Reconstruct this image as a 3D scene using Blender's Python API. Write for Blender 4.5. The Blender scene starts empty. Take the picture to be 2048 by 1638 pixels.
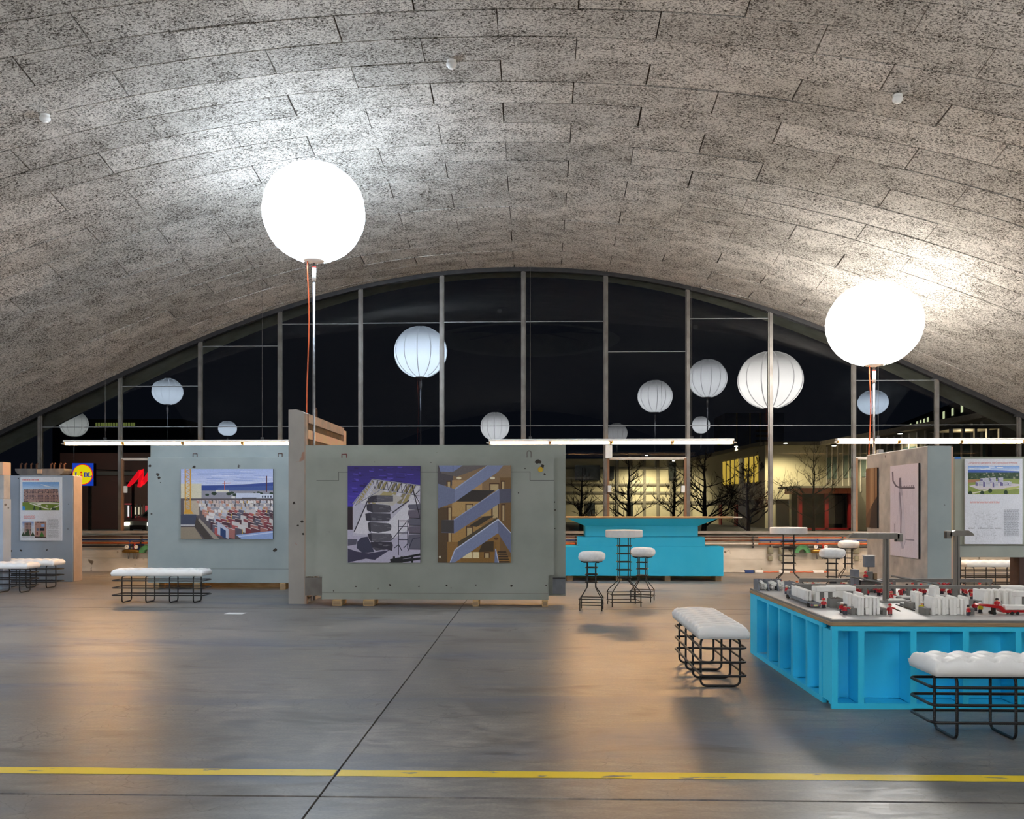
import bpy, math, random
from mathutils import Vector, Matrix
random.seed(7)
scene = bpy.context.scene
COL = scene.collection

# ------------------------------------------------------------ camera, sky, exposure
F_PX, HOR, EYE = 1785.0, 1011.0, 1.44
YAW = math.atan(51.0 / F_PX)
cam_data = bpy.data.cameras.new('camera')
cam = bpy.data.objects.new('camera', cam_data)
COL.objects.link(cam)
cam.location = (0, 0, EYE)
cam.rotation_euler = (math.pi / 2, 0, YAW)
cam_data.sensor_fit = 'HORIZONTAL'
cam_data.sensor_width = 36.0
cam_data.lens = 36.0 * F_PX / 2048.0
cam_data.shift_y = (HOR - 819.0) / 2048.0
cam_data.clip_end = 500
scene.camera = cam

world = bpy.data.worlds.new('night_sky')
scene.world = world
world.use_nodes = True
world.node_tree.nodes['Background'].inputs[0].default_value = (0.0028, 0.0036, 0.0060, 1)
world.node_tree.nodes['Background'].inputs[1].default_value = 1.0

scene.view_settings.view_transform = 'Standard'
scene.view_settings.look = 'None'
scene.view_settings.gamma = 1.0
scene.view_settings.use_curve_mapping = False
scene.view_settings.exposure = 0.0

L_GLOBE = 31.0          # radiance of the glowing globe envelopes
L_TUBE = 280.0          # radiance of the fluorescent tubes

# ------------------------------------------------------------ pixel helpers (for measuring places)
CT, ST = math.cos(YAW), math.sin(YAW)
def ray(px, py):
    u, v = (px - 1024.0) / F_PX, (HOR - py) / F_PX
    return (CT * u - ST, ST * u + CT, v)
def at(px, py, Y):
    d = ray(px, py); s = Y / d[1]
    return Vector((d[0] * s, Y, EYE + d[2] * s))
def gx(px, Y):
    d = ray(px, HOR); return d[0] * Y / d[1]
def gz(px, py, Y):
    return at(px, py, Y).z
def onz(px, py, z=0.0):
    d = ray(px, py); s = (z - EYE) / d[2]
    return Vector((d[0] * s, d[1] * s, z))

# ------------------------------------------------------------ materials
def lin(c):
    def f(x):
        x = x / 255.0
        return x / 12.92 if x <= 0.04045 else ((x + 0.055) / 1.055) ** 2.4
    return (f(c[0]), f(c[1]), f(c[2]), 1.0)
MATS = {}
def nodes_of(name):
    m = bpy.data.materials.new(name); m.use_nodes = True
    nt = m.node_tree
    return m, nt, nt.nodes['Principled BSDF']
def pmat(name, c1, c2=None, scale=8.0, rough=0.6, metal=0.0, bump=0.0, stretch=(1, 1, 1), detail=6.0,
         lo=0.35, hi=0.65, spec=0.5, rough2=None, spots=None, bdist=0.01):
    """two-tone noise material; c1/c2 are sRGB 0-255"""
    if name in MATS: return MATS[name]
    m, nt, b = nodes_of(name)
    N, L = nt.nodes, nt.links
    tc = N.new('ShaderNodeTexCoord'); mp = N.new('ShaderNodeMapping')
    mp.inputs['Scale'].default_value = stretch
    L.new(tc.outputs['Object'], mp.inputs[0])
    nz = N.new('ShaderNodeTexNoise'); nz.inputs['Scale'].default_value = scale; nz.inputs['Detail'].default_value = detail
    L.new(mp.outputs[0], nz.inputs['Vector'])
    rp = N.new('ShaderNodeValToRGB')
    rp.color_ramp.elements[0].position = lo; rp.color_ramp.elements[1].position = hi
    rp.color_ramp.elements[0].color = lin(c1); rp.color_ramp.elements[1].color = lin(c2 or c1)
    L.new(nz.outputs[0], rp.inputs[0])
    out = rp.outputs[0]
    if spots:                                   # (scale, threshold, colour): sparse stains with a shape of their own
        n2 = N.new('ShaderNodeTexNoise'); n2.inputs['Scale'].default_value = spots[0]; n2.inputs['Detail'].default_value = 3
        L.new(tc.outputs['Object'], n2.inputs['Vector'])
        r2 = N.new('ShaderNodeValToRGB')
        r2.color_ramp.elements[0].position = spots[1]; r2.color_ramp.elements[1].position = spots[1] + 0.03
        L.new(n2.outputs[0], r2.inputs[0])
        mx = N.new('ShaderNodeMixRGB'); mx.inputs[2].default_value = lin(spots[2])
        L.new(r2.outputs[0], mx.inputs[0]); L.new(out, mx.inputs[1]); out = mx.outputs[0]
    L.new(out, b.inputs['Base Color'])
    b.inputs['Roughness'].default_value = rough
    b.inputs['Metallic'].default_value = metal
    b.inputs['Specular IOR Level'].default_value = spec
    if rough2 is not None:
        mr = N.new('ShaderNodeMapRange'); mr.inputs['To Min'].default_value = rough; mr.inputs['To Max'].default_value = rough2
        mr.inputs['From Min'].default_value = 0.3; mr.inputs['From Max'].default_value = 0.7
        L.new(nz.outputs[0], mr.inputs[0]); L.new(mr.outputs[0], b.inputs['Roughness'])
    if bump:
        bp = N.new('ShaderNodeBump'); bp.inputs['Strength'].default_value = bump; bp.inputs['Distance'].default_value = bdist
        L.new(nz.outputs[0], bp.inputs['Height']); L.new(bp.outputs[0], b.inputs['Normal'])
    MATS[name] = m
    return m
def emat(name, col, strength):
    if name in MATS: return MATS[name]
    m = bpy.data.materials.new(name); m.use_nodes = True
    nt = m.node_tree; nt.nodes.remove(nt.nodes['Principled BSDF'])
    e = nt.nodes.new('ShaderNodeEmission'); e.inputs[0].default_value = (*col, 1); e.inputs[1].default_value = strength
    nt.links.new(e.outputs[0], nt.nodes['Material Output'].inputs[0])
    MATS[name] = m; return m
def globe_mat(name, col, strength, half):
    """glowing balloon fabric: glow painted by height, crown dimmed to soften the ceiling spot above"""
    if name in MATS: return MATS[name]
    m = bpy.data.materials.new(name); m.use_nodes = True
    nt = m.node_tree; N, L = nt.nodes, nt.links; N.remove(N['Principled BSDF'])
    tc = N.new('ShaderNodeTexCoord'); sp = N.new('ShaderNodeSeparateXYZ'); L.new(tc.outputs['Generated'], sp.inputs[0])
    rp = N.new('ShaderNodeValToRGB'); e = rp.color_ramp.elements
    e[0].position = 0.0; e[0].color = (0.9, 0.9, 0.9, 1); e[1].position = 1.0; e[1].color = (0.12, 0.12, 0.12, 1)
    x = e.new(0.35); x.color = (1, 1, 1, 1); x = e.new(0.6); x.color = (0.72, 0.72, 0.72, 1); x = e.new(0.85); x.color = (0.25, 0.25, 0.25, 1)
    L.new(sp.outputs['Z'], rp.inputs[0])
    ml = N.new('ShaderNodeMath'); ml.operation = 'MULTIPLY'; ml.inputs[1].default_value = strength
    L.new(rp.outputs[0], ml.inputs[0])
    em = N.new('ShaderNodeEmission'); em.inputs[0].default_value = (*col, 1); L.new(ml.outputs[0], em.inputs[1])
    L.new(em.outputs[0], N['Material Output'].inputs[0])
    MATS[name] = m; return m
def cmat(name, rough=0.5, spec=0.4, emit=0.0):
    """printed / moulded colours carried by the mesh, with a faint grain"""
    if name in MATS: return MATS[name]
    m, nt, b = nodes_of(name); N, L = nt.nodes, nt.links
    a = N.new('ShaderNodeAttribute'); a.attribute_name = 'Col'
    tc = N.new('ShaderNodeTexCoord'); nz = N.new('ShaderNodeTexNoise'); nz.inputs['Scale'].default_value = 70; nz.inputs['Detail'].default_value = 4
    L.new(tc.outputs['Object'], nz.inputs['Vector'])
    mr = N.new('ShaderNodeMapRange'); mr.inputs['To Min'].default_value = 0.78; mr.inputs['To Max'].default_value = 1.2
    L.new(nz.outputs[0], mr.inputs[0])
    mx = N.new('ShaderNodeMixRGB'); mx.blend_type = 'MULTIPLY'; mx.inputs[0].default_value = 1.0
    L.new(a.outputs['Color'], mx.inputs[1]); L.new(mr.outputs[0], mx.inputs[2])
    L.new(mx.outputs[0], b.inputs['Base Color'])
    b.inputs['Roughness'].default_value = rough; b.inputs['Specular IOR Level'].default_value = spec
    if emit:
        L.new(a.outputs['Color'], b.inputs['Emission Color']); b.inputs['Emission Strength'].default_value = emit
    MATS[name] = m; return m

def ceiling_mat():
    m, nt, b = nodes_of('wood_wool_board'); N, L = nt.nodes, nt.links
    tc = N.new('ShaderNodeTexCoord')
    mp = N.new('ShaderNodeMapping'); mp.inputs['Scale'].default_value = (0.6, 1.0, 1.0)
    L.new(tc.outputs['Object'], mp.inputs[0])
    def noise(sc, det, dist=0.0, vec=mp):
        n = N.new('ShaderNodeTexNoise'); n.inputs['Scale'].default_value = sc; n.inputs['Detail'].default_value = det
        n.inputs['Distortion'].default_value = dist; L.new(vec.outputs[0], n.inputs['Vector']); return n
    fibre = noise(58, 6, 0.9)
    big = noise(0.9, 4)
    mid = noise(4.0, 5)
    # pores: dark specks between the wood-wool strands, denser in some areas
    add = N.new('ShaderNodeMath'); add.operation = 'MULTIPLY_ADD'; add.inputs[1].default_value = 0.26; add.inputs[2].default_value = -0.13
    L.new(mid.outputs[0], add.inputs[0])
    sm = N.new('ShaderNodeMath'); sm.operation = 'ADD'; L.new(fibre.outputs[0], sm.inputs[0]); L.new(add.outputs[0], sm.inputs[1])
    rp = N.new('ShaderNodeValToRGB')
    e = rp.color_ramp.elements
    e[0].position = 0.36; e[0].color = lin((66, 62, 56)); e[1].position = 0.58; e[1].color = lin((210, 206, 199))
    x = e.new(0.45); x.color = lin((152, 148, 142))
    L.new(sm.outputs[0], rp.inputs[0])
    tint = N.new('ShaderNodeValToRGB'); t = tint.color_ramp.elements
    t[0].position = 0.36; t[0].color = (0.88, 0.86, 0.83, 1); t[1].position = 0.66; t[1].color = (1.03, 1.01, 0.99, 1)
    L.new(big.outputs[0], tint.inputs[0])
    mx = N.new('ShaderNodeMixRGB'); mx.blend_type = 'MULTIPLY'; mx.inputs[0].default_value = 1.0
    L.new(rp.outputs[0], mx.inputs[1]); L.new(tint.outputs[0], mx.inputs[2])
    oi = N.new('ShaderNodeObjectInfo'); mr = N.new('ShaderNodeMapRange')
    mr.inputs['To Min'].default_value = 0.86; mr.inputs['To Max'].default_value = 1.08
    L.new(oi.outputs['Random'], mr.inputs[0])
    m2 = N.new('ShaderNodeMixRGB'); m2.blend_type = 'MULTIPLY'; m2.inputs[0].default_value = 1.0
    L.new(mx.outputs[0], m2.inputs[1]); L.new(mr.outputs[0], m2.inputs[2])
    L.new(m2.outputs[0], b.inputs['Base Color'])
    b.inputs['Roughness'].default_value = 0.95; b.inputs['Specular IOR Level'].default_value = 0.1
    bp = N.new('ShaderNodeBump'); bp.inputs['Strength'].default_value = 0.5; bp.inputs['Distance'].default_value = 0.02
    L.new(sm.outputs[0], bp.inputs['Height']); L.new(bp.outputs[0], b.inputs['Normal'])
    return m

def floor_mat():
    m, nt, b = nodes_of('power_floated_concrete'); N, L = nt.nodes, nt.links
    tc = N.new('ShaderNodeTexCoord')
    def noise(sc, det, st=(1, 1, 1), dist=0.0):
        mp = N.new('ShaderNodeMapping'); mp.inputs['Scale'].default_value = st; L.new(tc.outputs['Object'], mp.inputs[0])
        n = N.new('ShaderNodeTexNoise'); n.inputs['Scale'].default_value = sc; n.inputs['Detail'].default_value = det
        n.inputs['Distortion'].default_value = dist
        L.new(mp.outputs[0], n.inputs['Vector']); return n
    def ramp(n, a, ca, bb, cb):
        r = N.new('ShaderNodeValToRGB'); r.color_ramp.elements[0].position = a; r.color_ramp.elements[0].color = ca
        r.color_ramp.elements[1].position = bb; r.color_ramp.elements[1].color = cb; L.new(n.outputs[0], r.inputs[0]); return r
    def mix(f, a, c, mode='MIX'):
        x = N.new('ShaderNodeMixRGB'); x.blend_type = mode
        if isinstance(f, float): x.inputs[0].default_value = f
        else: L.new(f, x.inputs[0])
        for k, s in ((1, a), (2, c)):
            if isinstance(s, tuple): x.inputs[k].default_value = s
            else: L.new(s, x.inputs[k])
        return x.outputs[0]
    large = noise(0.45, 7, (1, 0.8, 1), 0.4)
    base = ramp(large, 0.32, lin((108, 106, 104)), 0.68, lin((152, 147, 141))).outputs[0]
    fine = noise(9, 8, (0.6, 1.6, 1), 0.8)
    base = mix(1.0, base, ramp(fine, 0.3, (0.62, 0.62, 0.65, 1), 0.7, (1.24, 1.22, 1.18, 1)).outputs[0], 'MULTIPLY')
    grain = noise(60, 3)
    base = mix(1.0, base, ramp(grain, 0.3, (0.86, 0.86, 0.86, 1), 0.7, (1.1, 1.1, 1.1, 1)).outputs[0], 'MULTIPLY')
    blue = noise(0.9, 5, (0.35, 1.6, 1), 0.5)
    base = mix(ramp(blue, 0.54, (0, 0, 0, 1), 0.68, (0.7, 0.7, 0.7, 1)).outputs[0], base, lin((84, 96, 118)))
    dark = noise(1.7, 6, (0.5, 1.3, 1), 1.0)
    base = mix(ramp(dark, 0.57, (0, 0, 0, 1), 0.74, (0.7, 0.7, 0.7, 1)).outputs[0], base, lin((70, 62, 56)))
    # hairline crazing
    vo = N.new('ShaderNodeTexVoronoi'); vo.feature = 'DISTANCE_TO_EDGE'; vo.inputs['Scale'].default_value = 3.4
    dn = noise(2.5, 4)
    va = N.new('ShaderNodeVectorMath'); va.operation = 'MULTIPLY_ADD'; va.inputs[1].default_value = (0.5, 0.5, 0); 
    L.new(dn.outputs['Color'], va.inputs[0]); L.new(tc.outputs['Object'], va.inputs[2]); L.new(va.outputs[0], vo.inputs['Vector'])
    cr = N.new('ShaderNodeValToRGB'); cr.color_ramp.elements[0].position = 0.0; cr.color_ramp.elements[0].color = (1, 1, 1, 1)
    cr.color_ramp.elements[1].position = 0.010; cr.color_ramp.elements[1].color = (0, 0, 0, 1)
    L.new(vo.outputs['Distance'], cr.inputs[0])
    cm = noise(0.6, 2)
    cmask = ramp(cm, 0.48, (0, 0, 0, 1), 0.6, (0.65, 0.65, 0.65, 1)).outputs[0]
    base = mix(mix(1.0, cr.outputs[0], cmask, 'MULTIPLY'), base, lin((60, 57, 54)))
    L.new(base, b.inputs['Base Color'])
    rr = N.new('ShaderNodeMapRange'); rr.inputs['From Min'].default_value = 0.3; rr.inputs['From Max'].default_value = 0.7
    rr.inputs['To Min'].default_value = 0.30; rr.inputs['To Max'].default_value = 0.46
    L.new(fine.outputs[0], rr.inputs[0]); L.new(rr.outputs[0], b.inputs['Roughness'])
    b.inputs['Specular IOR Level'].default_value = 0.45
    bp = N.new('ShaderNodeBump'); bp.inputs['Strength'].default_value = 0.12; bp.inputs['Distance'].default_value = 0.01
    L.new(fine.outputs[0], bp.inputs['Height']); L.new(bp.outputs[0], b.inputs['Normal'])
    return m

def glass_mat():
    m = bpy.data.materials.new('window_glass'); m.use_nodes = True
    nt = m.node_tree; N, L = nt.nodes, nt.links; N.remove(N['Principled BSDF'])
    fr = N.new('ShaderNodeFresnel'); fr.inputs[0].default_value = 1.47
    tr = N.new('ShaderNodeBsdfTransparent'); tr.inputs[0].default_value = (0.80, 0.83, 0.82, 1)
    gl = N.new('ShaderNodeBsdfGlossy'); gl.inputs['Roughness'].default_value = 0.0; gl.inputs[0].default_value = (0.95, 0.97, 1, 1)
    mx = N.new('ShaderNodeMixShader')
    L.new(fr.outputs[0], mx.inputs[0]); L.new(tr.outputs[0], mx.inputs[1]); L.new(gl.outputs[0], mx.inputs[2])
    L.new(mx.outputs[0], N['Material Output'].inputs[0])
    return m
def clear_mat(name, c):
    m = bpy.data.materials.new(name); m.use_nodes = True
    nt = m.node_tree; N, L = nt.nodes, nt.links; N.remove(N['Principled BSDF'])
    tr = N.new('ShaderNodeBsdfTransparent'); tr.inputs[0].default_value = (*c, 1)
    L.new(tr.outputs[0], N['Material Output'].inputs[0]); return m
def rebar_mat():
    m, nt, b = nodes_of('black_rebar'); N, L = nt.nodes, nt.links
    tc = N.new('ShaderNodeTexCoord'); wv = N.new('ShaderNodeTexWave'); wv.bands_direction = 'DIAGONAL'
    wv.inputs['Scale'].default_value = 55; L.new(tc.outputs['Object'], wv.inputs['Vector'])
    rp = N.new('ShaderNodeValToRGB'); rp.color_ramp.elements[0].color = (0.004, 0.004, 0.005, 1); rp.color_ramp.elements[1].color = (0.014, 0.013, 0.013, 1)
    L.new(wv.outputs[0], rp.inputs[0]); L.new(rp.outputs[0], b.inputs['Base Color'])
    b.inputs['Roughness'].default_value = 0.32; b.inputs['Specular IOR Level'].default_value = 0.5
    bp = N.new('ShaderNodeBump'); bp.inputs['Strength'].default_value = 0.35; bp.inputs['Distance'].default_value = 0.003
    L.new(wv.outputs[0], bp.inputs['Height']); L.new(bp.outputs[0], b.inputs['Normal'])
    return m

M_CEIL = ceiling_mat(); M_FLOOR = floor_mat(); M_GLASS = glass_mat(); M_CLEAR = clear_mat('glass_outer_face', (1, 1, 1)); M_REBAR = rebar_mat()
M_CONC = pmat('fair_faced_concrete', (176, 169, 154), (216, 208, 194), 2.2, 0.85, bump=0.2, stretch=(0.5, 1, 1.4), spots=(3.0, 0.66, (104, 92, 76)))
M_SOFFIT = pmat('dark_soffit_concrete', (150, 152, 138), (172, 172, 158), 3, 0.9)
M_PANEL = pmat('grey_painted_panel', (150, 155, 146), (164, 168, 159), 1.6, 0.62, bump=0.04, spots=(7.0, 0.735, (92, 84, 74)))
M_PANEL2 = pmat('blue_grey_painted_panel', (150, 161, 162), (164, 174, 173), 1.6, 0.62, bump=0.04, spots=(6.0, 0.735, (84, 82, 78)))
M_PANEL3 = pmat('pale_blue_grey_panel', (150, 162, 176), (164, 176, 190), 1.6, 0.62, bump=0.04, spots=(6.0, 0.74, (84, 86, 92)))
M_SLAB = pmat('weathered_grey_slab', (156, 151, 145), (174, 168, 161), 2.0, 0.7, bump=0.08, stretch=(1, 1, 0.6), spots=(4.0, 0.64, (168, 128, 108)))
M_RUST = pmat('rust_stained_edge', (178, 150, 132), (150, 140, 128), 6.0, 0.8, bump=0.1)
M_ROUGHC = pmat('rough_grey_concrete', (152, 150, 148), (182, 178, 173), 3.5, 0.85, bump=0.25, detail=9, spots=(9.0, 0.72, (92, 84, 76)))
M_WOOD = pmat('pale_timber', (214, 182, 132), (186, 148, 98), 6.0, 0.6, stretch=(1, 6, 8), bump=0.05)
M_PLY = pmat('plywood_edge', (176, 148, 112), (142, 116, 86), 14.0, 0.6, stretch=(0.4, 0.4, 12))
M_FORM = pmat('stained_formwork_timber', (198, 176, 138), (206, 160, 142), 4.0, 0.7, stretch=(1, 1, 1), bump=0.05)
M_FORMD = pmat('stained_formwork_board', (112, 84, 62), (74, 66, 52), 5.0, 0.8)
M_STEEL = pmat('grey_steel', (128, 124, 118), (108, 102, 96), 5, 0.42, metal=0.55, bump=0.02)
M_DARKST = pmat('dark_steel', (44, 44, 46), (58, 56, 56), 6, 0.5, metal=0.3)
M_GALV = pmat('galvanised_steel', (178, 180, 184), (150, 152, 156), 18, 0.3, metal=0.85)
M_RUSTST = pmat('rusty_steel', (98, 66, 48), (66, 48, 40), 16, 0.75, metal=0.3)
M_REDST = pmat('red_primed_steel', (124, 44, 40), (96, 36, 34), 12, 0.6)
M_CYAN = pmat('cyan_painted_board', (46, 206, 250), (58, 212, 253), 3.0, 0.55, bump=0.03, detail=8)
M_WHITEV = pmat('white_vinyl', (243, 242, 240), (248, 247, 245), 4, 0.42, bump=0.02)
M_FLEECE = pmat('white_fleece', (248, 246, 244), (238, 236, 234), 26, 0.95, bump=0.6)
M_WHITET = pmat('white_tabletop', (242, 239, 236), (234, 230, 227), 12, 0.5)
M_WHITEP = pmat('white_plastic', (242, 241, 237), (236, 234, 229), 20, 0.4)
M_ORANGE = pmat('orange_pipe', (214, 106, 50), (190, 88, 40), 8, 0.45)
M_BLUEP = pmat('blue_pipe', (44, 72, 132), (36, 58, 112), 8, 0.45)
M_COPPER = pmat('copper_brown_pipe', (122, 78, 54), (92, 60, 46), 8, 0.4, metal=0.4)
M_CREAMP = pmat('cream_conduit', (216, 208, 196), (200, 190, 178), 8, 0.5)
M_GREEN = pmat('green_paint', (86, 150, 98), (72, 132, 84), 8, 0.5)
M_BRASS = pmat('brass', (190, 146, 74), (160, 118, 58), 14, 0.35, metal=0.9)
M_REDP = pmat('red_paint', (196, 60, 40), (176, 48, 34), 9, 0.5)
M_CABLE = pmat('orange_cable', (226, 104, 58), (214, 94, 50), 9, 0.5)
M_BOARDW = pmat('white_print_board', (236, 236, 240), (228, 228, 233), 3, 0.4)
M_BLACK = pmat('black_edge', (22, 22, 24), (30, 30, 32), 5, 0.5)
M_PRINT = cmat('printed_picture', 0.42, 0.3)
M_TOY = cmat('moulded_plastic', 0.35, 0.5)
M_DECK = pmat('pale_grey_deck', (196, 194, 192), (184, 182, 180), 3, 0.4)
M_MGREY = pmat('model_grey', (128, 126, 122), (116, 114, 110), 9, 0.6)
M_MBLUE = pmat('model_blue_grey', (124, 128, 136), (112, 116, 124), 9, 0.6)
M_MWHITE = pmat('model_white_plaster', (247, 245, 240), (238, 235, 229), 12, 0.75, bump=0.05)
M_RUBBER = pmat('black_rubber', (20, 20, 21), (28, 28, 28), 12, 0.7)
M_TOYRED = pmat('red_plastic', (196, 24, 32), (182, 20, 28), 5, 0.35)
M_ALU = pmat('brushed_aluminium', (152, 148, 142), (138, 134, 128), 20, 0.38, metal=0.5, stretch=(1, 1, 0.1))
M_PAPER = pmat('white_paper', (232, 232, 230), (224, 224, 222), 8, 0.8)

# ------------------------------------------------------------ mesh helpers
class MB:
    def __init__(s): s.v = []; s.f = []; s.c = []; s.m = []
    def add(s, vs, fs, col=None, mi=0):
        o = len(s.v); s.v.extend([tuple(p) for p in vs])
        for f in fs: s.f.append([o + i for i in f]); s.c.append(col); s.m.append(mi)
        return s
    def box(s, x0, x1, y0, y1, z0, z1, col=None, mi=0):
        return s.add([(x0, y0, z0), (x1, y0, z0), (x1, y1, z0), (x0, y1, z0), (x0, y0, z1), (x1, y0, z1), (x1, y1, z1), (x0, y1, z1)],
                     [(0, 3, 2, 1), (4, 5, 6, 7), (0, 1, 5, 4), (1, 2, 6, 5), (2, 3, 7, 6), (3, 0, 4, 7)], col, mi)
    def bbox(s, x0, x1, y0, y1, z0, z1, b=0.01, col=None):
        """box with chamfered vertical edges and top/bottom edges"""
        def ring(z, i):
            return [(x0 + b + i * 0, y0 + i, z), (x1 - b, y0 + i, z), (x1 - i, y0 + b, z), (x1 - i, y1 - b, z),
                    (x1 - b, y1 - i, z), (x0 + b, y1 - i, z), (x0 + i, y1 - b, z), (x0 + i, y0 + b, z)]
        r = [ring(z0, b * 0.99), ring(z0 + b, 0), ring(z1 - b, 0), ring(z1, b * 0.99)]
        vs = [p for q in r for p in q]; fs = [tuple(range(7, -1, -1)), tuple(range(24, 32))]
        for k in range(3):
            for i in range(8):
                j = (i + 1) % 8; fs.append((k * 8 + i, k * 8 + j, k * 8 + 8 + j, k * 8 + 8 + i))
        return s.add(vs, fs, col)
    def prism(s, poly, fn, d0, d1, col=None, mi=0):
        """poly 2d extruded: fn(a, b, d) -> 3d"""
        n = len(poly)
        vs = [fn(a, b, d0) for a, b in poly] + [fn(a, b, d1) for a, b in poly]
        fs = [tuple(range(n - 1, -1, -1)), tuple(range(n, 2 * n))]
        for i in range(n):
            j = (i + 1) % n; fs.append((i, j, n + j, n + i))
        return s.add(vs, fs, col, mi)
    def tube(s, pts, r, n=8, closed=False, col=None):
        P = [Vector(p) for p in pts]; m = len(P); base = len(s.v)
        rad = r if isinstance(r, (list, tuple)) else [r] * m
        up = None; vs = []
        for i in range(m):
            if closed: t = P[(i + 1) % m] - P[i - 1]
            else: t = P[min(i + 1, m - 1)] - P[max(i - 1, 0)]
            if t.length < 1e-9: t = Vector((0, 0, 1))
            t.normalize()
            if up is None:
                a = Vector((0, 0, 1)) if abs(t.z) < 0.9 else Vector((1, 0, 0))
                up = (a - t * a.dot(t)).normalized()
            else:
                up = up - t * up.dot(t)
                up = up.normalized() if up.length > 1e-6 else t.orthogonal().normalized()
            w = t.cross(up)
            for k in range(n):
                an = 2 * math.pi * k / n
                vs.append(P[i] + (up * math.cos(an) + w * math.sin(an)) * rad[i])
        fs = []
        for i in range(m if closed else m - 1):
            j = (i + 1) % m
            for k in range(n):
                l = (k + 1) % n; fs.append((i * n + k, i * n + l, j * n + l, j * n + k))
        if not closed:
            fs.append(tuple(range(n - 1, -1, -1))); fs.append(tuple(range((m - 1) * n, m * n)))
        return s.add(vs, fs, col)
    def lathe(s, prof, n=24, c=(0, 0, 0), col=None, wob=None):
        vs = []; m = len(prof)
        for r, z in prof:
            for k in range(n):
                a = 2 * math.pi * k / n
                q = r * (wob(a, z) if wob else 1.0)
                vs.append((c[0] + q * math.cos(a), c[1] + q * math.sin(a), c[2] + z))
        fs = []
        for i in range(m - 1):
            for k in range(n):
                l = (k + 1) % n; fs.append((i * n + k, i * n + l, (i + 1) * n + l, (i + 1) * n + k))
        if prof[0][0] > 1e-4: fs.append(tuple(range(n - 1, -1, -1)))
        if prof[-1][0] > 1e-4: fs.append(tuple(range((m - 1) * n, m * n)))
        return s.add(vs, fs, col)
    def disc_y(s, cx, cz, r, y, n=16, col=None, thick=0.01):
        poly = [(cx + r * math.cos(2 * math.pi * k / n), cz + r * math.sin(2 * math.pi * k / n)) for k in range(n)]
        return s.prism(poly, lambda a, b, d: (a, d, b), y, y + thick, col)
    def mesh(s, name, mat, smooth=False):
        me = bpy.data.meshes.new(name)
        me.from_pydata(s.v, [], s.f)
        mats = mat if isinstance(mat, (list, tuple)) else [mat]
        for x in mats: me.materials.append(x)
        if len(mats) > 1: me.polygons.foreach_set('material_index', s.m)
        if any(c is not None for c in s.c):
            at_ = me.color_attributes.new('Col', 'FLOAT_COLOR', 'CORNER')
            buf = []
            for f, c in zip(s.f, s.c):
                q = lin(c) if c is not None else (0.5, 0.5, 0.5, 1)
                buf.extend(list(q) * len(f))
            at_.data.foreach_set('color', buf)
        if smooth: me.polygons.foreach_set('use_smooth', [True] * len(s.f))
        me.update(); me.validate()
        return me
    def build(s, name, mat, parent=None, smooth=False, loc=None):
        o = bpy.data.objects.new(name, s.mesh(name, mat, smooth)); COL.objects.link(o)
        if parent is not None: o.parent = parent
        if loc is not None: o.location = loc
        return o
def link(name, me, parent=None, loc=(0, 0, 0), rz=0.0):
    o = bpy.data.objects.new(name, me); COL.objects.link(o); o.parent = parent
    o.location = loc; o.rotation_euler = (0, 0, rz); return o
def tag(o, label, cat, group=None, kind=None):
    o['label'] = label; o['category'] = cat
    if group: o['group'] = group
    if kind: o['kind'] = kind
    return o
def thing(name, label, cat, loc=(0, 0, 0), rz=0.0, group=None):
    o = bpy.data.objects.new(name, None); COL.objects.link(o)
    o.empty_display_size = 0.1
    o.location = loc; o.rotation_euler = (0, 0, rz)
    return tag(o, label, cat, group)
def struct(name, label=None, cat=None):
    o = bpy.data.objects.new(name, None); COL.objects.link(o); o['kind'] = 'structure'
    if label: o['label'] = label; o['category'] = cat
    return o
def copy_tree(o, parent=None):
    c = o.copy(); COL.objects.link(c); c.parent = parent
    for ch in list(o.children): copy_tree(ch, c)
    return c
def arc(cx, cy, r, a0, a1, n=5):
    return [(cx + r * math.cos(math.radians(a0 + (a1 - a0) * k / n)), cy + r * math.sin(math.radians(a0 + (a1 - a0) * k / n))) for k in range(n + 1)]
def rrect(x0, x1, y0, y1, r, n=5):
    return arc(x1 - r, y0 + r, r, -90, 0, n) + arc(x1 - r, y1 - r, r, 0, 90, n) + arc(x0 + r, y1 - r, r, 90, 180, n) + arc(x0 + r, y0 + r, r, 180, 270, n)

# ------------------------------------------------------------ the shell roof
def curve(tab):
    xs = [a for a, b in tab]; ys = [b for a, b in tab]
    ms = []
    for i in range(len(xs)):
        if i == 0: ms.append((ys[1] - ys[0]) / (xs[1] - xs[0]) if xs[0] else 0.0)
        elif i == len(xs) - 1: ms.append((ys[-1] - ys[-2]) / (xs[-1] - xs[-2]))
        else: ms.append((ys[i + 1] - ys[i - 1]) / (xs[i + 1] - xs[i - 1]))
    def f(x):
        if x <= xs[0]: return ys[0]
        if x >= xs[-1]: return ys[-1] + ms[-1] * (x - xs[-1])
        i = 0
        while x > xs[i + 1]: i += 1
        h = xs[i + 1] - xs[i]; t = (x - xs[i]) / h
        return ((2 * t ** 3 - 3 * t ** 2 + 1) * ys[i] + (t ** 3 - 2 * t ** 2 + t) * h * ms[i]
                + (-2 * t ** 3 + 3 * t ** 2) * ys[i + 1] + (t ** 3 - t ** 2) * h * ms[i + 1])
    return f
YC, YW = 4.6, 19.35
crown = curve([(0, 6.42), (2, 6.39), (4, 6.28), (5.5, 6.14), (7.03, 5.96), (8.05, 5.87), (9.6, 5.63), (11.1, 5.40), (12.15, 5.26), (13.17, 5.16), (14.2, 5.13), (14.75, 5.16), (16.0, 5.24)])
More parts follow.
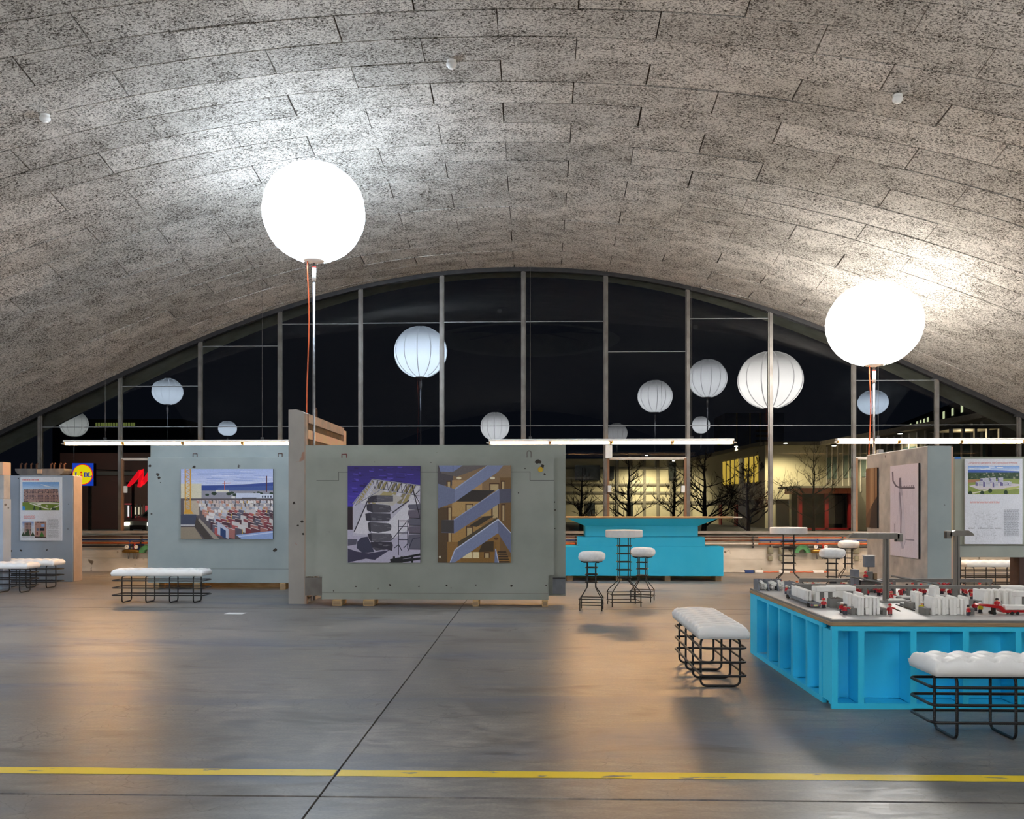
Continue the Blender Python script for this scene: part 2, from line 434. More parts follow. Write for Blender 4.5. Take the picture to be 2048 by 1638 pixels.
edge_drop = curve([(0, 0), (1.77, 0.095), (3.53, 0.39), (5.3, 0.88), (7.05, 1.53), (8.8, 2.30), (10.55, 3.11), (12.5, 4.05), (14.5, 5.0), (16, 5.7)])
def roof(x, y):
    d = abs(y - YC)
    w = (d - 7.3) / 7.45
    x0 = -0.68 + 0.25 * max(0.0, min(1.15, w))
    r = abs(x - x0)
    if w <= 0: drop = (0.006 + 0.012 * (d / 7.3) ** 2) * r * r
    else: drop = (1 - w) * 0.018 * r * r + w * edge_drop(r)
    return EYE + crown(d) - drop

# ============================================================ THE SETTING
# ---- ceiling: shell carcass + wood-wool boards
ceiling = struct('ceiling', 'vaulted shell ceiling lined with grey wood-wool boards', 'ceiling')
def shell_grid(name, mat, xs, ys, dz, hole=None):
    mb = MB(); nx, ny = len(xs), len(ys)
    vs = [(x, y, roof(x, y) + dz) for y in ys for x in xs]; fs = []
    for j in range(ny - 1):
        for i in range(nx - 1):
            cx, cy = (xs[i] + xs[i + 1]) / 2, (ys[j] + ys[j + 1]) / 2
            if hole and math.hypot(cx - hole[0], cy - hole[1]) < hole[2]: continue
            a = j * nx + i; fs.append((a, a + nx, a + nx + 1, a + 1))
    mb.add(vs, fs); return mb.build(name, mat, ceiling, True)
XS = [-15.6 + 0.6 * i for i in range(52)]
shell_grid('shell_carcass', pmat('darkened_shell_concrete', (96, 92, 84), (116, 111, 102), 2.5, 0.95), XS, [-10.2 + 0.5 * j for j in range(38)] + [8.35], 0.012, (-0.4, YC, 3.35))  # rear shell colour darkened so its reflection in the window stays dim
shell_grid('joint_backing', pmat('dark_joint_backing', (40, 33, 27), (54, 45, 37), 7, 0.95), XS, [8.35 + 0.45 * j for j in range(25)] + [19.32], 0.026)
mb = MB()
NR = 48
for (ra, za, rb, zb) in ((3.55, -0.03, 3.15, -0.03), (3.15, -0.03, 3.15, 0.9)):
    vs = []
    for k in range(NR):
        a = 2 * math.pi * k / NR
        for (r, z) in ((ra, za), (rb, zb)):
            x, y = -0.4 + r * math.cos(a), YC + r * math.sin(a); vs.append((x, y, roof(x, y) + z))
    mb.add(vs, [(2 * k, 2 * k + 1, 2 * ((k + 1) % NR) + 1, 2 * ((k + 1) % NR)) for k in range(NR)])
mb.build('skylight_kerb', M_SOFFIT, ceiling)
mb = MB(); mb.lathe([(3.2, 8.6), (2.0, 8.95), (0.02, 9.1)], 32, (-0.4, YC, 0)); mb.build('skylight_dome', M_BLACK, ceiling, True)
for k in range(6):
    a = math.pi * k / 6 + 0.2
    mb = MB(); c, s_ = math.cos(a) * 3.15, math.sin(a) * 3.15
    mb.tube([(-0.4 - c, YC - s_, 8.2), (-0.4 + c, YC + s_, 8.2)], 0.03, 6); mb.build('skylight_bar', M_STEEL, ceiling)

def arc_positions(y, s0, step, xmin, xmax):
    """x where joints fall when board lengths are measured along the curved surface from x=s0"""
    out = [s0]
    for sg in (1, -1):
        x, l, nxt = s0, 0.0, step
        while xmin < x < xmax:
            x2 = x + sg * 0.05
            l += math.hypot(0.05, roof(x2, y) - roof(x, y)); x = x2
            if l >= nxt: out.append(x); nxt += step
    return sorted(out)
ROW0, ROWW = 11.374, 0.512
for r in range(-6, 16):
    y0 = ROW0 + ROWW * r; y1 = y0 + ROWW
    y1 = min(y1, 19.30)
    if y1 - y0 < 0.05: continue
    half = 0.5 if r % 2 == 0 else -0.5
    lim = 0.62 * y1 + 4.6
    xj = arc_positions((y0 + y1) / 2, half, 2.0, -min(13.4, lim), min(12.6, lim - 1.2))
    for xa, xb in zip(xj[:-1], xj[1:]):
        g = 0.012; ga = 0.011
        jz = random.uniform(-0.005, 0.004); tl = random.uniform(-0.004, 0.004)
        a, b = xa + ga * random.uniform(0.2, 1.3), xb - ga * random.uniform(0.2, 1.3)
        ya, yb = y0 + g * random.uniform(0.2, 1.2), y1 - g * random.uniform(0.2, 1.2)
        n = 6; mb = MB(); lo, hi = [], []
        for i in range(n + 1):
            x = a + (b - a) * i / n
            for y, t in ((ya, tl), (yb, -tl)):
                z = roof(x, y) + jz + t
                lo.append((x, y, z)); hi.append((x, y, z + 0.045))
        m_ = len(lo); fs = []
        for i in range(n):
            q = 2 * i
            fs.append((q, q + 1, q + 3, q + 2))
            fs.append((q, q + 2, m_ + q + 2, m_ + q)); fs.append((q + 1, m_ + q + 1, m_ + q + 3, q + 3))
        fs.append((0, m_, m_ + 1, 1)); fs.append((m_ - 2, m_ - 1, 2 * m_ - 1, 2 * m_ - 2))
        mb.add(lo + hi, fs); mb.build('board', M_CEIL, ceiling)
# outside lip of the shell
mb = MB(); ys = [19.46, 19.7, 20.0, 20.35]
vs = [(x, y, roof(x, y) - (y - 19.4) * 0.02) for y in ys for x in XS]; nx = len(XS); fs = []
for j in range(3):
    for i in range(nx - 1):
        a = j * nx + i; fs.append((a, a + 1, a + nx + 1, a + nx)); 
mb.add(vs, fs)
vs = [(x, 20.35, roof(x, 20.35) - 0.019 + h) for h in (0, 0.22) for x in XS]
mb.add(vs, [(i, i + 1, nx + i + 1, nx + i) for i in range(nx - 1)])
mb.build('eave', M_SOFFIT, ceiling, True)

# smoke detectors on the boards
def roof_hit(px, py):
    d = ray(px, py); lo, hi = 3.0, 19.0
    for _ in range(60):
        m = (lo + hi) / 2
        if EYE + d[2] * m < roof(d[0] * m, d[1] * m): lo = m
        else: hi = m
    return Vector((d[0] * lo, d[1] * lo, EYE + d[2] * lo))
for px, py, w in ((90, 229, 'at left of the vault'), (903, 121, 'near the crown of the vault'), (1795, 190, 'at right of the vault')):
    p = roof_hit(px, py)
    t = thing('smoke_detector', 'white dome smoke detector ' + w, 'smoke detector', (p.x, p.y, p.z), group='smoke detectors on the ceiling')
    MB().lathe([(0.062, 0.0), (0.062, -0.022), (0.058, -0.03)], 20).build('mount', M_WHITEP, t)
    MB().lathe([(0.058, -0.03), (0.070, -0.045), (0.068, -0.07), (0.052, -0.09), (0.048, -0.095)], 20).build('housing', M_WHITEP, t, True)
    MB().lathe([(0.036, -0.095), (0.034, -0.108), (0.02, -0.114), (0.001, -0.115)], 16).build('sensor_cap', M_WHITEP, t, True)

# ---- floor: slabs with sawn joints
floor = struct('floor', 'worn grey power-floated concrete floor', 'floor')
JX = [-24.0, -9.1, -1.08, 6.95, 24.0]; JY = [-45.0, -12.0, -3.65, 4.385, 12.42, 19.36]
MB().box(-24.1, 24.1, -45.1, 19.37, -0.16, -0.012).build('joint_bed', pmat('joint_filler', (34, 32, 30), (44, 42, 38), 9, 0.9), floor)
for i in range(4):
    for j in range(5):
        g, gy = 0.006, 0.011
        MB().box(JX[i] + g, JX[i + 1] - g, JY[j] + gy, JY[j + 1] - gy, -0.05, 0.0).build('floor_slab', M_FLOOR, floor)
# painted yellow line
def paint_mat():
    m, nt, b = nodes_of('worn_yellow_paint'); N, L = nt.nodes, nt.links
    tc = N.new('ShaderNodeTexCoord'); mp = N.new('ShaderNodeMapping'); mp.inputs['Scale'].default_value = (0.7, 3, 1)
    L.new(tc.outputs['Object'], mp.inputs[0])
    n = N.new('ShaderNodeTexNoise'); n.inputs['Scale'].default_value = 5; n.inputs['Detail'].default_value = 8; L.new(mp.outputs[0], n.inputs['Vector'])
    r = N.new('ShaderNodeValToRGB'); r.color_ramp.elements[0].position = 0.63; r.color_ramp.elements[1].position = 0.65
    r.color_ramp.elements[0].color = lin((238, 206, 20)); r.color_ramp.elements[1].color = lin((128, 122, 110)); L.new(n.outputs[0], r.inputs[0])
    L.new(r.outputs[0], b.inputs['Base Color']); b.inputs['Roughness'].default_value = 0.45; return m
ln = thing('floor_line', 'worn yellow painted line across the concrete floor', 'floor marking', (0, 4.775, 0))
MP = paint_mat()
for xa, xb in ((-9.0, -1.09), (-1.07, 6.94)):
    mb = MB(); n = 60; vs = []
    for i in range(n + 1):
        x = xa + (xb - xa) * i / n
        vs += [(x, -0.055 + random.uniform(-0.003, 0.003), 0.0015), (x, 0.055 + random.uniform(-0.003, 0.003), 0.0015)]
    mb.add(vs, [(2 * i, 2 * i + 2, 2 * i + 3, 2 * i + 1) for i in range(n)]); mb.build('paint_stripe', MP, ln)
p = onz(471, 1227)
mb = MB(); mb.add([(-0.13, -0.09, 0.002), (0.12, -0.10, 0.002), (0.135, 0.07, 0.003), (-0.12, 0.09, 0.002)], [(0, 1, 2, 3)])
mb.box(-0.1, 0.1, -0.06, 0.05, 0.001, 0.0025)
tag(mb.build('paper_sheet', M_PAPER, None, loc=(p.x, p.y, 0)), 'white sheet of paper lying on the floor', 'paper')

# ---- low wall under the window
wb = struct('wall_back', 'low board-marked concrete wall below the arched window', 'wall')
for k, (z0, z1) in enumerate(((0.0, 0.285), (0.29, 0.575), (0.58, 0.80))):
    for i in range(7):
        x0 = -15.6 + i * 4.45; MB().box(x0, x0 + 4.44, 19.36 + 0.004 * ((i + k) % 2), 19.58, z0, z1).build('concrete_lift', M_CONC, wb)
MB().box(-15.6, 15.5, 19.40, 19.57, 0, 0.80).build('wall_core', M_CONC, wb)

# ---- arched window
win = struct('window_1', 'tall arched window of glass panes between steel mullions', 'window')
MX = [gx(px, 19.42) for px in (-78, 82, 242, 402, 561, 722, 884, 1047, 1211, 1375, 1540, 1706, 1872, 2036, 2196)]
SILL = 0.885
MB().bbox(-15, 15, 19.27, 19.56, SILL - 0.06, SILL, 0.008).build('sill', pmat('grey_sill', (150, 144, 138), (136, 130, 124), 5, 0.5), win)
def top_at(x): return roof(x, 19.40) - 0.02
for x in MX:
    zt = top_at(x)
    mb = MB(); mb.box(x - 0.030, x + 0.030, 19.34, 19.46, SILL, zt); mb.box(x - 0.052, x + 0.052, 19.375, 19.39, SILL, zt)
    mb.build('mullion', M_STEEL, win)
    MB().box(x - 0.09, x + 0.09, 19.31, 19.47, zt - 0.05, zt + 0.06).build('mullion_shoe', M_DARKST, win)
xs = [MX[0] - 0.3 + (MX[-1] - MX[0] + 0.6) * i / 90 for i in range(91)]
mb = MB(); vs = []
for x in xs:
    z = roof(x, 19.4); vs += [(x, 19.32, z - 0.085), (x, 19.46, z - 0.085), (x, 19.46, z + 0.10), (x, 19.32, z + 0.10)]
fs = []
for i in range(90):
    for k in range(4): fs.append((4 * i + k, 4 * i + (k + 1) % 4, 4 * i + 4 + (k + 1) % 4, 4 * i + 4 + k))
mb.add(vs, fs); mb.build('arch_frame', M_DARKST, win)
TR = gz(1047, 852, 19.42)
upper = {2: 770, 3: 690, 4: 646, 5: 645, 6: 644, 7: 644, 8: 705, 9: 640, 11: 764}
M_TRANS = pmat('bright_glazing_bar', (150, 152, 154), (136, 138, 140), 9, 0.35, metal=0.4)
for i in range(len(MX) - 1):
    xa, xb = MX[i] + 0.03, MX[i + 1] - 0.03
    zs = [SILL]
    low = min(top_at(xa), top_at(xb)) - 0.09
    if i in (2, 8, 11): zs.append(gz(1290, 917, 19.42))
    if TR < low: zs.append(TR)
    if i in upper:
        zu = gz(1047, upper[i], 19.42)
        if zu < low + 0.3: zs.append(zu)
    for z in zs[1:]:
        h = 0.028 if z < 2.8 else 0.006
        MB().box(xa, xb, 19.36 if h > 0.02 else 19.385, 19.43, z - h, z + h).build('transom', M_CREAMP if z < 2.8 else M_TRANS, win)
    for k in range(len(zs)):
        z0 = zs[k] + 0.005
        if k < len(zs) - 1: poly = [(xa, z0), (xb, z0), (xb, zs[k + 1] - 0.005), (xa, zs[k + 1] - 0.005)]
        else:
            poly = [(xa, z0), (xb, z0)]
            for q in range(9):
                x = xb + (xa - xb) * q / 8; poly.append((x, max(z0 + 0.01, top_at(x) - 0.05)))
        mb = MB(); n = len(poly)
        vs = [(a, 19.405, b) for a, b in poly] + [(a, 19.413, b) for a, b in poly]
        mb.add(vs, [tuple(range(n))], mi=0)
        mb.add(vs, [tuple(range(2 * n - 1, n - 1, -1))] + [(q, n + q, n + (q + 1) % n, (q + 1) % n) for q in range(n)], mi=1)
        mb.build('pane', [M_GLASS, M_CLEAR], win)
# timber-coloured opening casements
M_JAMB = pmat('brown_casement', (150, 110, 78), (128, 92, 66), 6, 0.55, stretch=(1, 1, 0.3))
for i in (8, 2, 11):
    for x in (MX[i] + 0.045, MX[i + 1] - 0.045):
        MB().box(x - 0.035, x + 0.035, 19.35, 19.40, SILL, gz(1290, 917, 19.42)).build('casement_stile', M_JAMB, win)
for px, py in ((1219, 978), (1366, 978), (1735, 951), (251, 979)):
    c = at(px, py, 19.33)
    MB().bbox(c.x - 0.04, c.x + 0.04, 19.305, 19.35, c.z - 0.075, c.z + 0.075, 0.008).build('sensor_box', M_WHITEP, win)
c = at(1217, 903, 19.33)
MB().bbox(c.x - 0.075, c.x + 0.075, 19.27, 19.34, gz(1217, 917, 19.3), gz(1217, 890, 19.3), 0.01).build('cable_box', M_WHITEP, win)

# ---- pipes and fittings along the low wall
def pipe_run(label, py, mats, r=0.02, y=19.30):
    t = thing('wall_pipe', label, 'pipe', (0, y, gz(1500, py, y)))
    for (pa, pb, m) in mats:
        MB().tube([(gx(pa, y), 0, 0), (gx(pb, y), 0, 0)], r, 10).build('pipe_length', m, t, True)
    x = gx(mats[0][0], y)
    while x < gx(mats[-1][1], y):
        MB().box(x, x + 0.03, -r, 0.06, -r - 0.006, r + 0.006).build('clip', M_DARKST, t); x += 1.9
    return t
pipe_run('thin copper-brown pipe just under the window sill', 1075, ((-60, 1516, M_COPPER), (1516, 2150, M_ORANGE)), 0.014)
pipe_run('dark blue pipe running along the low concrete wall', 1081, ((-60, 1400, M_BLUEP), (1400, 1518, M_COPPER), (1518, 2150, M_BLUEP)), 0.019)
pipe_run('bright orange pipe running below the blue pipe', 1087.5, ((-60, 1400, M_ORANGE), (1400, 1516, M_CREAMP), (1516, 2150, M_ORANGE)), 0.021)
pipe_run('black conduit below the orange wall pipe', 1094, ((-60, 560, M_BLACK), (1545, 2150, M_BLACK)), 0.017)
def gauge_set(px, lab):
    y = 19.30; c = at(px, 1103, y)
    t = thing('gas_regulator', lab, 'pressure regulator', (c.x, y, c.z))
    zt = gz(px, 1078, y) - c.z
    MB().tube([(-0.05, 0, 0.03), (-0.05, 0, zt)], 0.017, 8).build('blue_feed_pipe', M_BLUEP, t, True)
    MB().tube([(0.06, 0, 0.03), (0.06, 0, zt - 0.08)], 0.02, 8).build('red_feed_pipe', M_REDP, t, True)
    MB().tube([(-0.20, -0.02, 0), (-0.14, -0.02, 0.01), (0.1, -0.02, 0.01), (0.18, -0.02, 0)], [0.028, 0.04, 0.04, 0.026], 10).build('brass_body', M_BRASS, t, True)
    for dx in (-0.10, 0.11):
        MB().disc_y(dx, 0.10, 0.040, -0.05, 18, thick=0.04).build('dial', M_WHITEP, t)
        MB().disc_y(dx, 0.11, 0.007, -0.056, 8, thick=0.008).build('needle_hub', M_BLACK, t)
    for dx in (-0.07, 0.05, 0.11):
        MB().tube([(dx, -0.02, -0.03), (dx, -0.02, -0.16)], 0.013, 8).build('outlet', M_STEEL, t, True)
gauge_set(1640, 'brass regulator with blue and red feed pipes near the stools')
gauge_set(264, 'brass regulator with two dials left of the crane photograph')
for px, lab in ((1602, 'green half-ring hose hanger on the low wall near the stools'), (298, 'green half-ring hose hanger beside the crane photograph panel')):
    y = 19.33; c = at(px, 1105, y)
    ring = arc(0, 0, 0.155, 0, 180, 14) + arc(0, 0, 0.075, 180, 0, 14)
    t = thing('hose_hanger', lab, 'hose hanger', (c.x, y, c.z), group=None)
    MB().prism(ring, lambda a, b, d: (a, d, b), -0.12, 0.03).build('saddle', M_GREEN, t)
    MB().prism(arc(0, 0, 0.165, 0, 180, 14) + arc(0, 0, 0.152, 180, 0, 14), lambda a, b, d: (a, d, b), -0.135, -0.12).build('rim', M_GREEN, t)
c = at(277, 1093, 19.33)
tg = thing('wall_sign', 'small blue notice on the low wall beside a brass regulator', 'sign', (c.x, 19.345, c.z))
MB().bbox(-0.14, 0.12, -0.015, 0.01, -0.11, 0.11, 0.004).build('plate', M_BLUEP, tg)
for px, lab in ((1540, 'grey wall socket cluster on the concrete wall left of the bar table'), (1562, 'second grey socket box on the concrete wall behind the bar table'), (1712, 'grey socket box on the concrete wall behind the right stools')):
    y = 19.33; c = at(px, 1101, y)
    t = thing('wall_socket', lab, 'socket', (c.x, y, c.z))
    mg = pmat('khaki_plastic', (142, 140, 118), (128, 126, 106), 9, 0.5)
    MB().bbox(-0.055, 0.055, -0.07, 0.02, -0.07, 0.07, 0.01).build('box', mg, t)
    MB().bbox(-0.045, 0.045, -0.06, 0.02, -0.22, -0.12, 0.01).build('lower_box', mg, t)
    MB().tube([(0, -0.02, 0.07), (0, -0.01, 0.22)], 0.01, 6).build('lead', M_BLACK, t)
    MB().disc_y(0, 0, 0.035, -0.085, 14, thick=0.02).build('flap', mg, t)
# power cable lying along the wall foot
t = thing('power_cable', 'orange and cream power cable along the foot of the concrete wall', 'cable', (0, 19.22, 0))
xa, xb = gx(1447, 19.2), gx(1660, 19.2)
pts = [(xa + (xb - xa) * k / 30, 0.03 * math.sin(k * 0.9), 0.016 + 0.006 * abs(math.sin(k * 1.7))) for k in range(31)]
MB().tube(pts[:10], 0.014, 6).build('cream_length', M_CREAMP, t, True)
MB().tube(pts[9:], 0.010, 6).build('orange_length', M_CABLE, t, True)
for px, mm in ((1500, M_BLUEP), (1516, M_WHITEP), (1569, M_WHITEP), (1637, M_WHITEP)):
    x = gx(px, 19.2); MB().bbox(x - 0.11, x + 0.11, -0.05, 0.04, 0.0, 0.06, 0.01).build('plug', mm, t)

# ============================================================ PRINTED PICTURES
class Art:
    """flat print in unit coordinates: u to the right, v downwards"""
    def __init__(s): s.ops = []
    def poly(s, pts, c): s.ops.append((pts, c)); return s
    def rect(s, u0, v0, u1, v1, c): return s.poly([(u0, v0), (u1, v0), (u1, v1), (u0, v1)], c)
    def line(s, pts, w, c, asp=1.0):
        for (a, b), (p, q) in zip(pts[:-1], pts[1:]):
            dx, dy = (p - a), (q - b) * asp; l = math.hypot(dx, dy) or 1
            nx, ny = -dy / l * w / 2, dx / l * w / 2 / asp
            s.poly([(a + nx, b + ny), (p + nx, q + ny), (p - nx, q - ny), (a - nx, b - ny)], c)
        return s
    def disc(s, u, v, r, c, asp=1.0, n=14):
        return s.poly([(u + r * math.cos(2 * math.pi * k / n), v + r / asp * math.sin(2 * math.pi * k / n)) for k in range(n)], c)
    def grad(s, u0, v0, u1, v1, c0, c1, n=10):
        for k in range(n):
            t = k / (n - 1); c = tuple(c0[i] + (c1[i] - c0[i]) * t for i in range(3))
            s.rect(u0, v0 + (v1 - v0) * k / n, u1, v0 + (v1 - v0) * (k + 1) / n, c)
        return s
    def pull(s, x0, y0, x1, y1):
        """helper: returns a function that maps measured coordinates into the unit square"""
        return lambda pts: [((a - x0) / (x1 - x0), (b - y0) / (y1 - y0)) for a, b in pts]
    def textlines(s, u0, v0, u1, v1, n, c, seed=1, h=0.45):
        rg = random.Random(seed); dv = (v1 - v0) / n
        for k in range(n):
            u = u0
            while u < u1 - 0.01:
                w = rg.uniform(0.012, 0.05); e = min(u + w, u1)
                s.rect(u, v0 + dv * k, e, v0 + dv * (k + h), c); u = e + 0.008
            
        return s
    def build(s, parent, fn, name='print'):
        mb = MB()
        for i, (pts, c) in enumerate(s.ops):
            P = [(min(1, max(0, a)), min(1, max(0, b))) for a, b in pts]
            d = 0.0005 + i * 0.00002
            mb.add([fn(a, b, d) for a, b in P], [tuple(range(len(P)))], c)
        return mb.build(name, M_PRINT, parent)

def poster(label, px, Yf, art, edge=M_BOARDW, cat='poster', name='poster', thick=0.022, standoff=0.004):
    """picture board facing the viewer, hung on a face at depth Yf; px=(x0,y0,x1,y1) as measured"""
    x0, x1 = gx(px[0], Yf), gx(px[2], Yf); zc = (px[0] + px[2]) / 2
    z1, z0 = gz(zc, px[1], Yf), gz(zc, px[3], Yf)
    t = thing(name, label, cat, ((x0 + x1) / 2, Yf - standoff, z0))
    w, h = x1 - x0, z1 - z0
    MB().bbox(-w / 2, w / 2, -thick, 0, 0, h, 0.002).build('board', edge, t)
    for sx in (-0.3, 0.3):
        MB().box(w * sx - 0.03, w * sx + 0.03, 0, standoff, h * 0.8, h * 0.85).build('hanger', M_GALV, t)
    art.build(t, lambda u, v, d: ((u - 0.5) * w, -thick - d, h * (1 - v)))
    return t

def art_crane():
    A = Art(); rg = random.Random(5)
    A.grad(0, 0, 1, 0.25, (176, 190, 232), (206, 212, 240), 10)
    for k in range(26):
        u = rg.uniform(0, 0.9); v = rg.uniform(0.02, 0.2); A.poly([(u, v), (u + rg.uniform(.1, .3), v + .004), (u + .2, v + .012), (u + .02, v + .012)], rg.choice([(160, 176, 224), (214, 218, 244), (150, 166, 218)]))
    A.poly([(0.2, 0.235), (0.5, 0.23), (0.75, 0.215), (1, 0.19), (1, 0.32), (0.2, 0.32)], (52, 76, 148))
    A.poly([(0.4, 0.27), (1, 0.24), (1, 0.32), (0.4, 0.33)], (66, 92, 158))
    A.rect(0, 0.31, 1, 0.5, (150, 148, 160))
    A.rect(0, 0.21, 0.225, 0.42, (224, 216, 190)); A.rect(0, 0.33, 0.225, 0.335, (190, 182, 160))
    for k in range(12): A.disc(rg.uniform(0.25, 1), rg.uniform(0.33, 0.37), rg.uniform(.012, .03), (40, 62, 46), 1.31)
    A.disc(0.36, 0.35, 0.03, (34, 54, 38), 1.31); A.disc(0.52, 0.355, 0.028, (38, 58, 40), 1.31)
    A.rect(0.38, 0.3, 0.52, 0.335, (226, 220, 204)); A.rect(0.6, 0.345, 0.86, 0.42, (206, 212, 230)); A.rect(0.86, 0.36, 1, 0.49, (222, 228, 240))
    for k in range(4): A.rect(0.88 + k * 0.03, 0.38, 0.895 + k * 0.03, 0.41, (46, 54, 84))
    A.rect(0.945, 0.42, 0.975, 0.49, (30, 34, 52)); A.rect(0.66, 0.41, 0.82, 0.44, (38, 40, 56)); A.rect(0.55, 0.39, 0.59, 0.5, (226, 224, 220))
    A.line([(0.475, 0.17), (0.475, 0.3)], 0.008, (196, 96, 70)); A.line([(0.45, 0.205), (0.54, 0.2)], 0.008, (196, 96, 70))
    A.line([(0.93, 0.1), (0.93, 0.33)], 0.012, (86, 44, 62))
    A.rect(0, 0.42, 1, 1, (96, 88, 92)); A.rect(0.03, 0.45, 0.2, 0.66, (196, 180, 160))
    pal = [(206, 200, 200), (176, 88, 88), (126, 52, 64), (170, 110, 104), (100, 98, 116), (214, 208, 208), (140, 66, 74), (80, 52, 64), (112, 60, 70), (90, 84, 98)]
    pale = [(222, 214, 208), (232, 226, 224), (206, 188, 180), (196, 140, 124), (190, 192, 204), (160, 156, 166)]
    for row in range(10):
        v = 0.45 + row * 0.043; sz = 0.03 + row * 0.0065
        u = 0.17 + row * 0.022
        while u < 1.0:
            w = sz * rg.uniform(0.7, 1.2); h = sz * rg.uniform(1.1, 1.7)
            c = rg.choice(pale if row < 3 or (row < 6 and u < 0.45) else pal)
            A.poly([(u, v), (u + w, v + h * 0.22), (u + w, v + h * 1.15), (u, v + h * 0.9)], c)
            A.poly([(u, v), (u + 0.006, v - 0.008), (u + w + 0.006, v + h * .22 - 0.006), (u + w, v + h * 0.22)], (214, 196, 192))
            if rg.random() < 0.3: A.poly([(u + w, v + h * .22), (u + w + 0.008, v + h * .2), (u + w + 0.008, v + h * 1.1), (u + w, v + h * 1.15)], (214, 168, 72))
            u += w * rg.uniform(0.9, 1.5)
    A.poly([(0, 0.83), (0.15, 0.83), (0.24, 1), (0, 1)], (154, 140, 122)); A.poly([(0, 0.65), (0.17, 0.65), (0.17, 0.8), (0, 0.82)], (70, 76, 96)); A.rect(0, 0.795, 0.2, 0.812, (206, 204, 206))
    A.poly([(0.17, 0.68), (0.34, 1), (0.26, 1), (0.15, 0.82)], (74, 66, 62)); A.poly([(0.2, 0.7), (0.42, 1), (0.36, 1), (0.19, 0.73)], (164, 152, 140))
    A.poly([(0.4, 0.75), (0.52, 0.86), (0.52, 1), (0.4, 0.93)], (190, 194, 212)); A.poly([(0.43, 0.83), (0.49, 0.88), (0.49, 1), (0.43, 0.95)], (40, 66, 112))
    A.poly([(0.6, 0.94), (1, 0.88), (1, 1), (0.66, 1)], (150, 172, 220)); A.poly([(0.62, 0.955), (1, 0.895), (1, 0.91), (0.63, 0.97)], (206, 216, 240))
    y = (222, 164, 62)
    for u in (0.05, 0.105): A.line([(u, 0), (u, 0.62)], 0.013, y)
    for k in range(16):
        v = k * 0.038; A.line([(0.05, v), (0.105, v + 0.038)] if k % 2 else [(0.105, v), (0.05, v + 0.038)], 0.007, y)
    A.poly([(0.03, 0.64), (0.05, 0.58), (0.105, 0.58), (0.14, 0.64)], y)
    return A
def art_rubble():
    A = Art(); m = A.pull(92, 68, 912, 1165); rg = random.Random(9)
    A.grad(0, 0, 1, 0.42, (50, 34, 122), (74, 60, 190), 12)
    for k in range(90):
        u, v = rg.random(), rg.uniform(0.0, 0.4); w = rg.uniform(0.03, 0.12)
        A.poly([(u, v), (u + w, v + 0.004), (u + w * 0.8, v + 0.014), (u + 0.01, v + 0.012)], rg.choice([(44, 28, 112), (92, 78, 206), (60, 44, 150), (84, 66, 190), (40, 26, 96)]))
    A.poly(m([(92, 545), (160, 545), (160, 820), (92, 800)]), (38, 18, 34))
    A.rect(0, 0.66, 1, 1, (196, 190, 214))
    A.poly(m([(150, 520), (375, 222), (912, 290), (912, 900), (150, 860)]), (206, 202, 220))
    for k in range(11):                                   # roof sheets seen from below
        u0 = 360 + k * 52; A.poly(m([(u0, 225 + k * 6), (u0 + 30, 230 + k * 6), (u0 - 130 + k * 6, 500), (u0 - 175 + k * 6, 490)]), [(176, 160, 112), (226, 224, 232), (150, 138, 108)][k % 3])
    A.poly(m([(380, 330), (470, 340), (720, 430), (600, 520), (300, 470)]), (206, 200, 196)); A.poly(m([(500, 360), (620, 380), (470, 480), (380, 470)]), (186, 170, 120))
    A.poly(m([(165, 830), (320, 470), (330, 850)]), (232, 228, 240)); A.poly(m([(560, 700), (790, 460), (900, 440), (912, 700), (600, 900), (330, 850)]), (234, 231, 242))
    for k in range(16):                                   # stepped stair flight
        a = 160 + k * 9.5; b = 800 - k * 22; A.poly(m([(a, b + 20), (a + 16, b + 10), (a + 26, b - 14), (a + 6, b - 2)]), (46, 42, 62))
        a = 590 + k * 12; b = 600 - k * 9; A.poly(m([(a, b), (a + 16, b - 16), (a + 20, b - 4), (a + 6, b + 12)]), (70, 66, 84))
    blk = [(98, 96, 108), (84, 82, 94), (78, 76, 90), (90, 88, 100)]
    for i, pts in enumerate(([(320, 410), (420, 400), (606, 405), (606, 470), (425, 480), (322, 485)], [(305, 505), (370, 495), (570, 515), (585, 560), (570, 595), (380, 600), (310, 570)],
                [(292, 610), (350, 600), (575, 610), (578, 660), (560, 695), (370, 700), (300, 685)], [(320, 715), (350, 705), (560, 720), (588, 745), (580, 800), (440, 828), (330, 800)],
                [(318, 840), (360, 830), (580, 835), (596, 870), (585, 920), (400, 935), (335, 900)], [(350, 930), (590, 930), (605, 965), (600, 1005), (410, 1030), (360, 985)])):
        A.poly(m(pts), blk[i % 4]); q = pts[:2] + [(pts[1][0] + 8, pts[-2][1]), pts[-1]]; A.poly(m(q), (58, 54, 70))
        for k in range(5):
            xx = rg.uniform(360, 560); yy = rg.uniform(pts[1][1] + 14, pts[-2][1] - 12); A.poly(m([(xx, yy), (xx + 50, yy + 3), (xx + 40, yy + 9), (xx + 6, yy + 8)]), (118, 116, 128))
    for i, (a, b) in enumerate(((500, 560), (565, 660), (665, 742), (750, 830), (842, 1010))):
        A.poly(m([(780, a + 5), (912, a), (912, b), (790, b - 4), (772, (a + b) / 2)]), (104 + 6 * (i % 2), 102, 120)); A.line(m([(785, b), (912, b + 2)]), 0.008, (38, 36, 48))
    A.poly(m([(95, 1005), (200, 1040), (330, 1060), (570, 1020), (400, 1135), (300, 1120), (95, 1165)]), (62, 58, 86)); A.poly(m([(200, 930), (250, 880), (320, 870), (395, 1045), (260, 1055), (195, 1000)]), (60, 60, 86))
    A.poly(m([(95, 900), (200, 900), (190, 960), (95, 975)]), (92, 90, 110))
